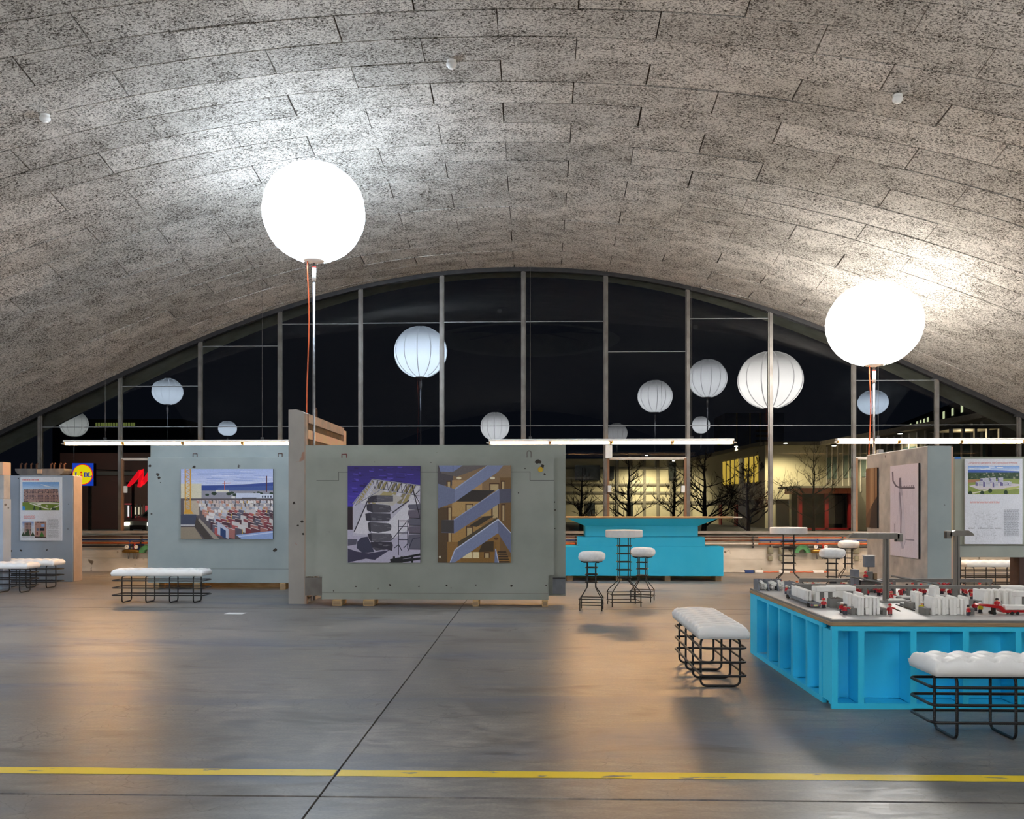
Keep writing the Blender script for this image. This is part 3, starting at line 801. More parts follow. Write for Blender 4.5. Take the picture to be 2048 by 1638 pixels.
    for pts in ([(668, 680), (668, 1080)], [(770, 680), (770, 1010)], [(668, 690), (770, 690)], [(668, 755), (770, 755)], [(668, 828), (770, 828)], [(668, 905), (770, 905)], [(668, 960), (620, 1000)], [(668, 960), (705, 1030)], [(770, 950), (725, 1000)], [(590, 910), (760, 700)], [(770, 1040), (830, 890), (912, 880)]):
        A.line(m(pts), 0.011, (56, 56, 78), 1.34)
    for pts in ([(375, 222), (912, 292)], [(375, 222), (150, 500)], [(480, 330), (912, 410)], [(480, 330), (170, 520)]):
        A.line(m(pts), 0.016, (210, 208, 222), 1.34); A.line(m(pts), 0.006, (44, 42, 60), 1.34)
    top = [(375 + 54 * k, 222 + 7 * k) for k in range(11)]; bot = [(400 + 51 * k, 325 + 8 * k) for k in range(10)]
    for k in range(9): A.line(m([top[k], bot[k], top[k + 1]]), 0.008, (46, 44, 62), 1.34)
    lt = [(375 - 22 * k, 222 + 28 * k) for k in range(11)]; lb = [(440 - 27 * k, 340 + 19 * k) for k in range(10)]
    for k in range(9): A.line(m([lt[k], lb[k], lt[k + 1]]), 0.007, (196, 194, 212), 1.34)
    A.line(m([(820, 285), (912, 660)]), 0.016, (36, 34, 50), 1.34); A.line(m([(850, 390), (912, 500)]), 0.012, (36, 34, 50), 1.34); A.line(m([(860, 390), (912, 340)]), 0.012, (36, 34, 50), 1.34)
    A.poly(m([(570, 1125), (915, 1060), (915, 1085), (575, 1150)]), (18, 18, 26)); A.poly(m([(560, 1165), (600, 1135), (915, 1105), (915, 1130), (700, 1165)]), (22, 22, 30))
    for xx in (605, 690, 810): A.poly(m([(xx, 1095), (xx + 24, 1095), (xx + 24, 1165), (xx, 1165)]), (18, 18, 26))
    return A
def art_stairs():
    A = Art(); m = A.pull(1118, 62, 1945, 1165)
    A.grad(0, 0, 1, 1, (150, 122, 92), (156, 112, 52), 12)
    for (x0, y0, x1, y1, c) in ((1118, 62, 1290, 290, (84, 78, 84)), (1280, 230, 1620, 340, (196, 156, 108)), (1280, 475, 1720, 640, (200, 162, 104)), (1118, 540, 1225, 1165, (92, 70, 44)), (1270, 750, 1640, 930, (186, 144, 84)), (1820, 200, 1945, 1100, (128, 96, 56)), (1380, 930, 1780, 1165, (146, 106, 48))):
        A.poly(m([(x0, y0), (x1, y0), (x1, y1), (x0, y1)]), c)
    for (x0, y0, x1, y1) in ((1216, 235, 1268, 320), (1700, 262, 1815, 350), (1830, 235, 1880, 330), (1430, 495, 1520, 640), (1225, 530, 1275, 930), (1725, 495, 1810, 660), (1835, 500, 1880, 690), (1435, 755, 1515, 860), (1640, 1045, 1705, 1110)):
        A.poly(m([(x0, y0), (x1, y0), (x1, y1), (x0, y1)]), (88, 58, 32)); A.poly(m([(x0 + 14, y0 + 14), (x1 - 10, y0 + 14), (x1 - 10, y1), (x0 + 14, y1)]), (206, 180, 132))
    for (x0, x1) in ((1400, 1510), (1520, 1585)): A.poly(m([(x0, 1045), (x1, 1045), (x1, 1115), (x0, 1115)]), (250, 232, 186))
    A.poly(m([(1160, 62), (1680, 62), (1330, 190), (1160, 150)]), (112, 104, 104)); A.poly(m([(1130, 62), (1400, 62), (1290, 135), (1145, 130)]), (128, 140, 184)); A.line(m([(1290, 62), (1290, 135)]), 0.006, (60, 64, 90))
    for (u, v) in ((1358, 206), (1738, 206)): A.disc((u - 1118) / 827, (v - 62) / 1103, 0.034, (255, 244, 214), 2.6)
    blue = (138, 148, 186)
    A.poly(m([(1330, 470), (1480, 345), (1765, 345), (1600, 470)]), (54, 46, 42)); A.poly(m([(1470, 750), (1640, 640), (1755, 632), (1560, 760)]), (64, 54, 40))
    A.poly(m([(1120, 268), (1300, 330), (1680, 62), (1860, 62), (1800, 135), (1310, 480), (1120, 552)]), blue); A.poly(m([(1120, 268), (1310, 330), (1310, 480), (1120, 552)]), (122, 130, 164))
    A.poly(m([(1310, 325), (1680, 62), (1690, 62), (1315, 340)]), (176, 186, 214))
    A.poly(m([(1160, 682), (1300, 680), (1810, 335), (1945, 330), (1945, 480), (1820, 490), (1310, 832), (1160, 826)]), (124, 132, 170)); A.poly(m([(1815, 332), (1945, 328), (1945, 482), (1815, 490)]), (92, 92, 112)); A.poly(m([(1160, 682), (1300, 682), (1300, 830), (1160, 824)]), (72, 66, 66))
    A.line(m([(1300, 680), (1810, 334)]), 0.009, (168, 176, 206))
    A.poly(m([(1345, 985), (1345, 930), (1790, 650), (1800, 690)]), (84, 72, 52)); A.poly(m([(1580, 1045), (1630, 930), (1750, 920), (1750, 1040)]), (70, 54, 34))
    A.poly(m([(1310, 1020), (1800, 672), (1800, 830), (1310, 1165), (1255, 1165)]), blue); A.poly(m([(1800, 672), (1945, 825), (1945, 1060), (1800, 830)]), (116, 122, 156))
    A.line(m([(1310, 1020), (1800, 674), (1945, 828)]), 0.012, (216, 222, 240)); A.line(m([(1312, 1022), (1258, 1165)]), 0.014, (208, 216, 240))
    A.poly(m([(1765, 1000), (1810, 1165), (1760, 1165)]), (126, 136, 172)); A.line(m([(1772, 1010), (1805, 1165)]), 0.012, (200, 208, 236))
    for k in range(5): A.poly(m([(1795 + 4 * k, 1035 + 28 * k), (1890 + 10 * k, 1035 + 28 * k), (1895 + 10 * k, 1050 + 28 * k), (1797 + 4 * k, 1050 + 28 * k)]), (58, 42, 24))
    A.disc((1778 - 1118) / 827, (893 - 62) / 1103, 0.03, (96, 60, 30), 2.2); A.disc((1142 - 1118) / 827, (1102 - 62) / 1103, 0.014, (255, 246, 220), 1.0)
    return A
def art_tower_poster():
    A = Art(); m = A.pull(285, 300, 855, 1168); rg = random.Random(4)
    A.rect(0, 0, 1, 1, (234, 238, 246)); A.textlines(0.055, 0.038, 0.46, 0.058, 1, (222, 130, 136), 3, 0.8)
    A.grad(0.055, 0.08, 0.942, 0.2, (120, 172, 232), (196, 222, 246), 8); A.poly(m([(560, 395), (700, 430), (760, 450), (620, 425)]), (226, 236, 250))
    A.rect(0.055, 0.2, 0.942, 0.52, (196, 210, 226))
    A.poly(m([(332, 468), (800, 462), (822, 640), (330, 645)]), (178, 146, 138))
    for r in range(9):
        for k in range(23):
            if rg.random() < 0.8: u = 342 + k * 20.5; v = 470 + r * 19.5; A.poly(m([(u, v), (u + 13, v), (u + 13, v + 10), (u, v + 10)]), rg.choice([(44, 38, 52), (60, 50, 66), (84, 72, 92)]))
    A.poly(m([(316, 645), (822, 640), (822, 755), (316, 755)]), (118, 142, 58)); A.poly(m([(400, 650), (690, 645), (822, 655), (822, 672), (560, 665)]), (226, 224, 214))
    for q in ([(430, 655), (690, 735), (670, 748), (410, 662)], [(690, 735), (820, 680), (822, 695), (700, 750)], [(520, 668), (575, 668), (575, 684), (525, 684)], [(640, 682), (672, 690), (660, 706), (632, 696)]): A.poly(m(q), (228, 226, 216))
    for (u, v) in ((480, 720), (562, 722), (735, 735), (760, 745)): A.poly(m([(u - 20, 752), (u, v - 35), (u + 20, 752)]), (52, 74, 46))
    A.disc(0.075, 0.495, 0.055, (70, 150, 214), 1.5); A.rect(0, 0.5237, 1, 0.62, (234, 238, 246)); A.rect(0, 0.08, 0.055, 0.54, (234, 238, 246)); A.rect(0.942, 0.08, 1, 0.54, (234, 238, 246))
    A.textlines(0.085, 0.6, 0.36, 0.66, 4, (226, 140, 146), 6)
    A.grad(0.055, 0.702, 0.33, 0.8, (140, 160, 206), (206, 214, 232), 4); A.rect(0.055, 0.8, 0.33, 0.955, (206, 210, 216)); A.poly(m([(345, 925), (440, 922), (440, 1100), (345, 1105)]), (172, 142, 136))
    for r in range(8):
        for k in range(5): u = 350 + k * 18; v = 930 + r * 20; A.poly(m([(u, v), (u + 11, v), (u + 11, v + 9), (u, v + 9)]), (52, 44, 58))
    for (u, v) in ((395, 1000), (370, 1040), (460, 1045), (330, 1050)): A.poly(m([(u - 28, 1105), (u, v), (u + 28, 1105)]), (58, 74, 52))
    A.rect(0.35, 0.702, 0.632, 0.955, (180, 142, 132))
    for (x0, y0, x1, y1, c) in ((575, 945, 622, 982, (150, 186, 232)), (510, 1000, 540, 1035, (96, 104, 130)), (555, 1000, 620, 1035, (40, 40, 52)), (510, 1050, 530, 1090, (104, 46, 56)), (512, 912, 545, 926, (52, 44, 50)), (555, 912, 620, 926, (52, 44, 50)), (495, 940, 512, 950, (52, 44, 50))):
        A.poly(m([(x0, y0), (x1, y0), (x1, y1), (x0, y1)]), c)
    A.poly(m([(550, 1115), (585, 1040), (620, 1115)]), (74, 122, 56)); A.poly(m([(487, 1112), (645, 1118), (645, 1130), (487, 1128)]), (60, 48, 48))
    A.textlines(0.66, 0.665, 0.93, 0.82, 11, (158, 164, 174), 8, 0.4); A.textlines(0.66, 0.832, 0.93, 0.955, 9, (158, 164, 174), 9, 0.4)
    return A
def art_aerial_poster():
    A = Art(); m = A.pull(148, 145, 756, 1045); rg = random.Random(12)
    A.rect(0, 0, 1, 1, (230, 232, 240))
    A.grad(0.053, 0.082, 0.95, 0.14, (132, 172, 232), (214, 226, 246), 6)
    for k in range(7): u = rg.uniform(.06, .8); A.poly([(u, .09 + .004 * k), (u + .12, .092 + .004 * k), (u + .1, .1 + .004 * k), (u + .02, .1 + .004 * k)], (236, 240, 250))
    A.poly(m([(180, 262), (400, 262), (724, 275), (724, 300), (180, 300)]), (78, 110, 190)); A.rect(0.053, 0.16, 0.95, 0.25, (66, 88, 66))
    for k in range(60): A.disc(rg.uniform(0.06, 0.94), rg.uniform(0.165, 0.24), rg.uniform(0.008, 0.02), rg.choice([(46, 66, 48), (84, 104, 72), (58, 82, 56), (150, 150, 130)]), 1.6)
    A.poly(m([(180, 360), (724, 355), (724, 518), (180, 518)]), (146, 160, 88)); A.poly(m([(180, 365), (310, 362), (280, 390), (180, 395)]), (176, 128, 96)); A.poly(m([(190, 430), (400, 385), (724, 410), (724, 460), (300, 470)]), (216, 208, 212))
    A.poly(m([(180, 480), (330, 470), (560, 500), (380, 518), (180, 518)]), (140, 158, 82)); A.poly(m([(560, 455), (724, 430), (724, 450), (620, 475)]), (190, 196, 120)); A.poly(m([(210, 505), (420, 462), (440, 468), (240, 512)]), (226, 222, 200))
    for (x, y, w, h) in ((310, 350, 90, 50), (410, 345, 65, 55), (495, 345, 58, 55), (260, 385, 80, 45), (340, 380, 78, 60), (440, 385, 60, 60), (520, 385, 105, 45), (600, 390, 40, 30)):
        A.poly(m([(x, y), (x + w, y - 4), (x + w, y + h), (x, y + h)]), (206, 206, 216)); A.poly(m([(x, y), (x + w * .3, y + 12), (x + w * .3, y + h), (x, y + h)]), (120, 112, 158))
        for k in range(4): A.poly(m([(x + w * .4, y + 8 + k * 10), (x + w * .95, y + 6 + k * 10), (x + w * .95, y + 9 + k * 10), (x + w * .4, y + 11 + k * 10)]), (150, 150, 168))
    for (u, v) in ((415, 480), (330, 505), (205, 508), (580, 500)): A.disc((u - 148) / 608, (v - 145) / 900, 0.035, (48, 70, 44), 1.3)
    A.rect(0, 0.4145, 1, 0.6, (230, 232, 240)); A.rect(0, 0, 0.053, 1, (230, 232, 240)); A.rect(0.95, 0, 1, 1, (230, 232, 240))
    A.textlines(0.09, 0.5, 0.6, 0.525, 2, (222, 130, 128), 3)
    for k in range(260):
        u, v = rg.uniform(0.165, 0.52), rg.uniform(0.61, 0.93)
        if 0.805 < v < 0.83: continue
        if rg.random() < 0.5: A.rect(u, v, u + rg.uniform(.01, .05), v + 0.0016, (168, 170, 178))
        else: A.rect(u, v, u + 0.0024, v + rg.uniform(.006, .03), (176, 178, 186))
    for (a, b) in ((.055, .165), (.22, .49), (.52, .63)): A.textlines(a, 0.808, b, 0.824, 2, (178, 180, 188), 8, 0.7)
    A.textlines(0.675, 0.597, 0.94, 0.725, 12, (150, 152, 162), 4, 0.4); A.textlines(0.675, 0.737, 0.93, 0.912, 16, (150, 152, 162), 5, 0.4); A.textlines(0.05, 0.965, 0.49, 0.972, 1, (180, 180, 186), 2, 0.5)
    return A
def art_hook():
    A = Art(); m = A.pull(414, 372, 652, 1130); rg = random.Random(2)
    A.rect(0, 0, 1, 1, (206, 202, 218))
    for k in range(40): u = rg.random(); v = rg.uniform(0, .9); A.poly([(u, v), (u + .05, v), (u + .03, v + rg.uniform(.05, .2)), (u + .01, v + .1)], rg.choice([(198, 194, 212), (212, 208, 224), (202, 198, 214)]))
    A.poly(m([(494, 480), (512, 470), (545, 880), (550, 1000), (534, 1060), (516, 1064), (502, 1010), (508, 900), (488, 640)]), (164, 164, 188))
    A.poly(m([(500, 640), (520, 620), (545, 880), (548, 990), (530, 1050), (512, 900)]), (196, 196, 214)); A.line(m([(498, 600), (512, 760), (508, 900), (506, 1000)]), 0.040, (120, 118, 142), 3)
    A.line(m([(436, 420), (440, 500), (468, 545)]), 0.056, (96, 92, 116), 3); A.line(m([(500, 480), (502, 560)]), 0.060, (84, 80, 104), 3); A.line(m([(500, 562), (624, 566)]), 0.060, (74, 70, 94), 3)
    A.line(m([(460, 540), (500, 560)]), 0.048, (74, 70, 94), 3); A.line(m([(452, 860), (458, 980)]), 0.024, (140, 138, 160), 3); A.line(m([(546, 985), (620, 985)]), 0.040, (130, 128, 150), 3); A.line(m([(470, 1000), (500, 1005)]), 0.032, (120, 118, 140), 3)
    for k in range(8): A.line(m([(512 + k * 14, 545), (518 + k * 14, 560)]), 0.028, (110, 106, 130), 3)
    return A
def art_brown():
    A = Art(); A.rect(0, 0, 1, 1, (146, 116, 88)); A.rect(0.0, 0, 0.35, 1, (120, 92, 68)); A.rect(0.5, 0, 0.62, 0.7, (172, 142, 110)); A.rect(0.75, 0, 0.85, 0.6, (104, 76, 54))
    A.poly([(0.55, 0.62), (1, 0.48), (1, 1), (0.1, 1)], (52, 44, 42)); A.poly([(0, 0.82), (0.55, 0.62), (0.3, 1), (0, 1)], (92, 72, 54)); return A

# ============================================================ CONCRETE DISPLAY PANELS
def hook_loop(t, x, y, z, w=0.05, h=0.06, mat=M_RUSTST, square=False, r=0.008):
    pts = [(x - w / 2, y, z - 0.02), (x - w / 2, y, z + h)] + ([(x + w / 2, y, z + h)] if square else [(x + w / 2 * math.cos(math.radians(180 - a)), y, z + h + w / 2 * math.sin(math.radians(a))) for a in (40, 80, 120, 160)]) + [(x + w / 2, y, z + h), (x + w / 2, y, z - 0.02)]
    MB().tube(pts, r, 6).build('lifting_loop', mat, t)

# main double panel with two photographs
YM = 12.78
x0, x1 = gx(611, YM + 0.16), gx(1131, YM + 0.16)
a0, a1 = gx(633, YM), gx(1108, YM)
zt, zf, zb = gz(870, 890, YM + 0.16), gz(870, 915, YM), gz(870, 1199, YM)
mp_ = thing('concrete_panel', 'large grey double-layer concrete panel carrying two portrait photographs', 'display panel', ((x0 + x1) / 2, YM, 0))
ox = (x0 + x1) / 2
nb = gz(870, 1160, YM)
prof = [(x0 - ox, gz(870, 1155, YM)), (a0 - ox, gz(870, 1155, YM)), (a0 - ox, zb + 0.03), (gx(1085, YM) - ox, zb + 0.03), (gx(1085, YM) - ox, gz(870, 1193, YM)), (x1 - ox, gz(870, 1193, YM)), (x1 - ox, zt), (x0 - ox, zt)]
MB().prism(prof, lambda a, b, d: (a, d, b), 0.16, 0.34).build('back_slab', M_PANEL, mp_)
zn = gz(870, 1150, YM); b0 = gx(644, YM); b1 = gx(1097, YM)
front = [(b0 - ox, zb), (b1 - ox, zb), (b1 - ox, zn), (a1 - ox, zn), (a1 - ox, zf), (a0 - ox, zf), (a0 - ox, zn), (b0 - ox, zn)]
MB().prism(front, lambda a, b, d: (a, d, b), 0.0, 0.15).build('front_slab', M_PANEL, mp_)
MB().box(b0 - ox, gx(1096, YM) - ox, -0.004, 0.0, gz(870, 1186, YM) - 0.004, gz(870, 1186, YM)).build('kicker_joint', M_STEEL, mp_)
jz = gz(870, 944, YM); jz2 = gz(870, 961, YM)
MJ = pmat('joint_groove', (84, 86, 82), (94, 96, 92), 5, 0.8)
for (xa, xb, za, zb_) in ((gx(677, YM), gx(1060, YM), jz - 0.004, jz + 0.004), (a0, gx(677, YM), jz2 - 0.004, jz2 + 0.004), (gx(1060, YM), a1, jz2 - 0.004, jz2 + 0.004), (gx(677, YM) - 0.004, gx(677, YM) + 0.004, jz2, jz), (gx(1060, YM) - 0.004, gx(1060, YM) + 0.004, jz2, jz)):
    MB().box(xa - ox, xb - ox, -0.0015, 0.002, za, zb_).build('groove', MJ, mp_)
hook_loop(mp_, gx(686, YM) - ox, 0.08, zf, 0.07, 0.055, M_REDST, True)
hook_loop(mp_, gx(1058, YM) - ox, 0.08, zf, 0.06, 0.07, M_STEEL)
MB().box(x0 - ox + 0.01, gx(641, YM) - ox, 0.10, 0.16, gz(870, 1193, YM), gz(870, 1157, YM)).build('steel_shoe', M_STEEL, mp_)
MB().box(gx(1106, YM) - ox, x1 - ox - 0.005, 0.12, 0.165, gz(870, 1189, YM), gz(870, 1158, YM)).build('recess_plate', M_MBLUE, mp_)
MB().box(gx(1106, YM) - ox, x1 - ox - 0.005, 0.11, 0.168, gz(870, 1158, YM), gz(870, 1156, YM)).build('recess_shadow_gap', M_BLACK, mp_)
MB().disc_y(gx(1081, YM) - ox, gz(1081, 939, YM), 0.038, -0.012, 14, thick=0.012).build('yellow_plug', pmat('yellow_foam', (214, 178, 50), (196, 156, 40), 12, 0.7), mp_)
def chip(t, xx, zz, s, y, seed):
    rg = random.Random(seed); n = 9
    MB().prism([(xx + s * rg.uniform(.5, 1.1) * math.cos(2 * math.pi * k / n), zz + s * rg.uniform(.4, .9) * math.sin(2 * math.pi * k / n)) for k in range(n)], lambda a, b, d: (a, d, b), y - 0.0015, y + 0.001).build('spall', pmat('dark_spall', (52, 48, 44), (70, 62, 54), 20, 0.9), t)
for k, (px, py, s) in enumerate(((1076, 923, .05), (1085, 932, .035), (1089, 948, .02), (712, 1173, .016), (780, 1170, .022), (838, 1173, .014), (893, 1171, .018), (902, 1176, .012), (952, 1170, .016), (1023, 1172, .026), (1092, 1171, .014), (667, 1182, .012), (1037, 986, .012), (862, 925, .01), (749, 924, .008), (1050, 937, .012), (1109, 1004, .014), (1110, 1020, .016), (1110, 1057, .012))):
    chip(mp_, gx(px, YM) - ox, gz(px, py, YM), s, 0.0, k)
ORD = ['first', 'second', 'third', 'fourth', 'fifth', 'sixth']
for k, (px, w) in enumerate(((676, 18), (739, 22), (952, 12), (1090, 12))):
    x = gx(px, YM); ww = w * 12.7 / 1785
    t = thing('timber_block', ORD[k] + ' timber block from the left under the large grey panel', 'timber block', (x, YM + 0.05, 0), group='timber blocks under the large panel')
    MB().bbox(-ww / 2, ww / 2, -0.12, 0.22, 0, gz(870, 1199, YM), 0.004).build('block', M_WOOD, t)
    MB().box(-ww / 2 + 0.01, ww / 2 - 0.01, -0.1205, -0.1195, 0.01, 0.07).build('end_grain', M_PLY, t)
poster('photograph of stacked demolition blocks under a violet sky', (696, 932, 841, 1125), YM, art_rubble(), M_BLACK, 'photograph', 'photo_print')
poster('photograph of crossing grey staircases in a warm-lit stairwell', (876, 931, 1022, 1125), YM, art_stairs(), M_BLACK, 'photograph', 'photo_print')

# tall slab seen end-on with formwork on its right side
YS = 12.95
sx0, sx1 = gx(577, YS), gx(613, YS)
st = thing('concrete_slab', 'tall weathered grey concrete slab standing end-on beside the large panel', 'concrete slab', ((sx0 + sx1) / 2, YS, 0))
w2 = (sx1 - sx0) / 2; H2 = gz(595, 819, YS)
MB().prism([(-w2, 0), (w2 - 0.03, 0), (w2 - 0.03, H2 - 0.05), (w2 - 0.08, H2 - 0.02), (-0.02, H2), (-w2, H2 - 0.005)], lambda a, b, d: (a, d, b), 0, 2.62).build('slab', M_SLAB, st)
MB().box(w2 - 0.03, w2, 0, 0.06, 0, H2 - 0.06).build('front_stud', M_RUST, st)
MB().box(w2 - 0.03, w2 + 0.02, 2.44, 2.62, 0, H2 - 0.10).build('rear_stud', M_FORM, st)
MB().box(w2 - 0.03, w2 + 0.02, 0.06, 2.44, H2 - 0.19, H2 - 0.06).build('top_rail', M_RUST, st)
MB().box(w2 - 0.03, w2 + 0.01, 0.06, 2.44, H2 - 0.42, H2 - 0.29).build('middle_rail', M_FORM, st)
MB().box(w2 - 0.03, w2 + 0.02, 0.06, 2.44, 0.1, 0.24).build('bottom_rail', M_FORM, st)
for k in range(9):
    y = 0.08 + k * 0.262; MB().box(w2 - 0.034, w2 - 0.028, y, y + 0.25, 0.05, H2 - 0.07).build('form_board', M_FORMD, st)
pts = [(w2 - 0.06, 0.75, H2 - 0.25), (w2 - 0.06, 0.75, H2 + 0.06)] + [(w2 - 0.06, 0.79 - 0.04 * math.cos(math.radians(a)), H2 + 0.06 + 0.04 * math.sin(math.radians(a))) for a in (40, 90, 140)] + [(w2 - 0.06, 0.83, H2 + 0.06), (w2 - 0.06, 0.83, H2 - 0.25)]
MB().tube(pts, 0.014, 7).build('lifting_loop', M_RUSTST, st, True)
for k, (px, py, s) in enumerate(((604, 1043, .03), (596, 1051, .02), (606, 1068, .025), (588, 1006, .03))): chip(st, gx(px, YS) - (sx0 + sx1) / 2, gz(px, py, YS), s, 0.0, 40 + k)

# panel with the crane photograph
YP = 15.2
x0, x1 = gx(295, YP), gx(604, YP)
p2 = thing('concrete_panel', 'blue-grey concrete panel carrying the landscape photograph of a precast yard', 'display panel', ((x0 + x1) / 2, YP, 0))
ox = (x0 + x1) / 2; zb = gz(435, 1166, YP); zt = gz(435, 914, YP)
MB().bbox(x0 - ox, x1 - ox, 0, 0.14, zb, zt, 0.006).build('front_slab', M_PANEL2, p2)
MB().bbox(gx(301, YP + .15) - ox, x1 - ox, 0.145, 0.28, zb + 0.04, gz(435, 890, YP + .15), 0.006).build('back_slab', M_PANEL2, p2)
MB().box(x0 - ox, x1 - ox, -0.001, 0.0, gz(435, 1138, YP), gz(435, 1137.4, YP)).build('groove', MJ, p2)
for px in (387, 558): hook_loop(p2, gx(px, YP) - ox, 0.07, zt, 0.07, 0.06, M_RUSTST, True)
for k, (px, py, s) in enumerate(((316, 949, .04), (318, 956, .035), (388, 934, .03), (550, 1100, .045), (300, 932, .03), (303, 1028, .02), (321, 965, .012))): chip(p2, gx(px, YP) - ox, gz(px, py, YP), s, 0.0, 60 + k)
poster('photograph of a precast yard with a yellow crane and hills', (363, 938, 547, 1078), YP, art_crane(), M_BLACK, 'photograph', 'photo_print')
t = thing('timber_beam', 'long timber beam behind blocks under the crane photograph panel', 'timber beam', ((x0 + x1) / 2, YP + 0.3, 0))
MB().bbox(-1.28, 1.28, 0.05, 0.19, 0, 0.145, 0.004).build('beam', M_WOOD, t)
for k, px in enumerate((312, 394, 566)):
    t = thing('timber_block', ORD[k] + ' timber block from the left under the crane photograph panel', 'timber block', (gx(px, YP), YP + 0.02, 0), group='timber blocks under the crane photograph panel')
    MB().bbox(-0.05, 0.05, -0.04, 0.26, 0, zb, 0.004).build('block', M_WOOD, t); MB().box(-0.04, 0.04, -0.0405, -0.0395, 0.01, zb - 0.01).build('end_grain', M_PLY, t)

# left poster panel
YL = 16.6
x0, x1 = gx(6, YL), gx(146, YL)
p3 = thing('concrete_panel', 'pale blue concrete panel with tan side holding the tower block poster', 'display panel', ((x0 + x1) / 2, YL, 0))
ox = (x0 + x1) / 2; zt = gz(80, 951, YL)
MB().bbox(x0 - ox, x1 - ox, 0, 0.32, 0.0, zt, 0.006).build('slab', M_PANEL3, p3)
MB().box(x1 - ox, x1 - ox + 0.012, 0.006, 0.314, 0.004, zt - 0.01).build('side_board', pmat('tan_side', (168, 150, 138), (158, 140, 128), 5, 0.7), p3)
for k, (px, py, s) in enumerate(((22, 1102, .03), (42, 1101, .03), (94, 1100, .02), (37, 957, .015), (137, 1008, .012), (136, 1058, .012))): chip(p3, gx(px, YL) - ox, gz(px, py, YL), s, 0.0, 80 + k)
poster('white poster of a pink tower block with two small pictures', (42, 954, 125, 1081), YL, art_tower_poster())
# sliver of another slab at the left picture edge
YQ = 15.0
xq = gx(6, YQ)
t = thing('concrete_slab', 'grey slab with timber corner at the far left picture edge', 'concrete slab', (xq - 0.4, YQ, 0))
MB().bbox(-0.4, 0.4, 0, 0.24, 0, gz(3, 998, YQ), 0.006).build('lower_slab', M_PANEL3, t)
MB().bbox(-0.4, 0.4, 0.02, 0.22, gz(3, 998, YQ), gz(3, 925, YQ), 0.006).build('upper_slab', M_ROUGHC, t)
MB().bbox(0.30, 0.401, -0.01, 0.23, gz(3, 950, YQ), gz(3, 924, YQ), 0.006).build('timber_corner', M_FORM, t)
# arched concrete capital behind the left panel
YA = 17.5; cxp = gx(86, YA); zA = gz(86, 938, YA)
t = thing('arched_capital', 'arched concrete capital with pegs showing above the tower poster panel', 'concrete element', (cxp, YA, 0))
w = gx(135, YA) - cxp
pro = [(-0.18, 0), (0.18, 0), (0.2, zA - 0.16)] + [(0.2 + (w - 0.2) * math.sin(math.radians(a)), zA - 0.16 + 0.145 * (1 - math.cos(math.radians(a)))) for a in (20, 40, 60, 80, 90)] + [(w, zA), (-w, zA)] + [(-0.2 - (w - 0.2) * math.sin(math.radians(a)), zA - 0.16 + 0.145 * (1 - math.cos(math.radians(a)))) for a in (90, 80, 60, 40, 20)] + [(-0.2, zA - 0.16)]
MB().prism(pro, lambda a, b, d: (a, d, b), -0.12, 0.2).build('capital', pmat('dark_grey_cast', (96, 96, 98), (116, 114, 112), 8, 0.8), t)
for k in range(10):
    x = -w + 0.06 + k * (2 * w - 0.12) / 9 + random.uniform(-0.02, 0.02)
    if abs(x) < 0.07: continue
    MB().tube([(x, 0, zA - 0.01), (x, 0, zA + 0.09), (x + 0.03, 0, zA + 0.11)], 0.018, 6).build('peg', M_RUSTST, t)
MB().bbox(-0.05, 0.05, -0.135, -0.12, zA - 0.09, zA - 0.01, 0.003).build('timber_chock', M_FORM, t)

# slab at right seen from its long side
X5 = 5.70; Y5, Y5b = 13.22, 15.62
s5 = thing('concrete_slab', 'rough grey concrete slab behind the model table carrying the hook picture', 'concrete slab', (X5 + 0.17, Y5, 0))
H5 = gz(1858, 891.5, Y5)
MB().bbox(-0.17, 0.17, 0, Y5b - Y5, 0, H5, 0.012).build('slab', M_ROUGHC, s5)
MB().box(-0.168, 0.170, -0.006, 0.0, 0.0, H5 - 0.004).build('end_face_render', M_PANEL2, s5)
MB().box(0.17, 0.20, 0.0, 0.05, 0, H5 - 0.02).build('edge_batten', M_FORM, s5)
MB().bbox(-0.10, -0.02, 2.05, 2.15, H5 - 0.01, H5 + 0.07, 0.005).build('cast_in_block', M_ROUGHC, s5)
def side_poster(label, ya, yb, z0, z1, art, edge, name='photo_print', cat='photograph'):
    t = thing(name, label, cat, (X5 - 0.005, (ya + yb) / 2, z0)); w, h = abs(ya - yb), z1 - z0
    MB().bbox(-0.025, 0, -w / 2, w / 2, 0, h, 0.002).build('board', edge, t)
    MB().box(0, 0.006, -0.1, 0.1, h * 0.8, h * 0.86).build('hanger', M_GALV, t)
    art.build(t, lambda u, v, d: (-0.025 - d, (0.5 - u) * w, h * (1 - v)))
side_poster('pale picture of a wall-mounted pipe hook on the rough slab', 14.52, 13.46, gz(1840, 1118, 13.45), gz(1840, 926, 13.45), art_hook(), M_BLACK)
side_poster('dark brown interior picture at the far end of the rough slab', 15.58, 15.08, gz(1750, 1056, 15.08), gz(1750, 935, 15.08), art_brown(), M_BLACK)
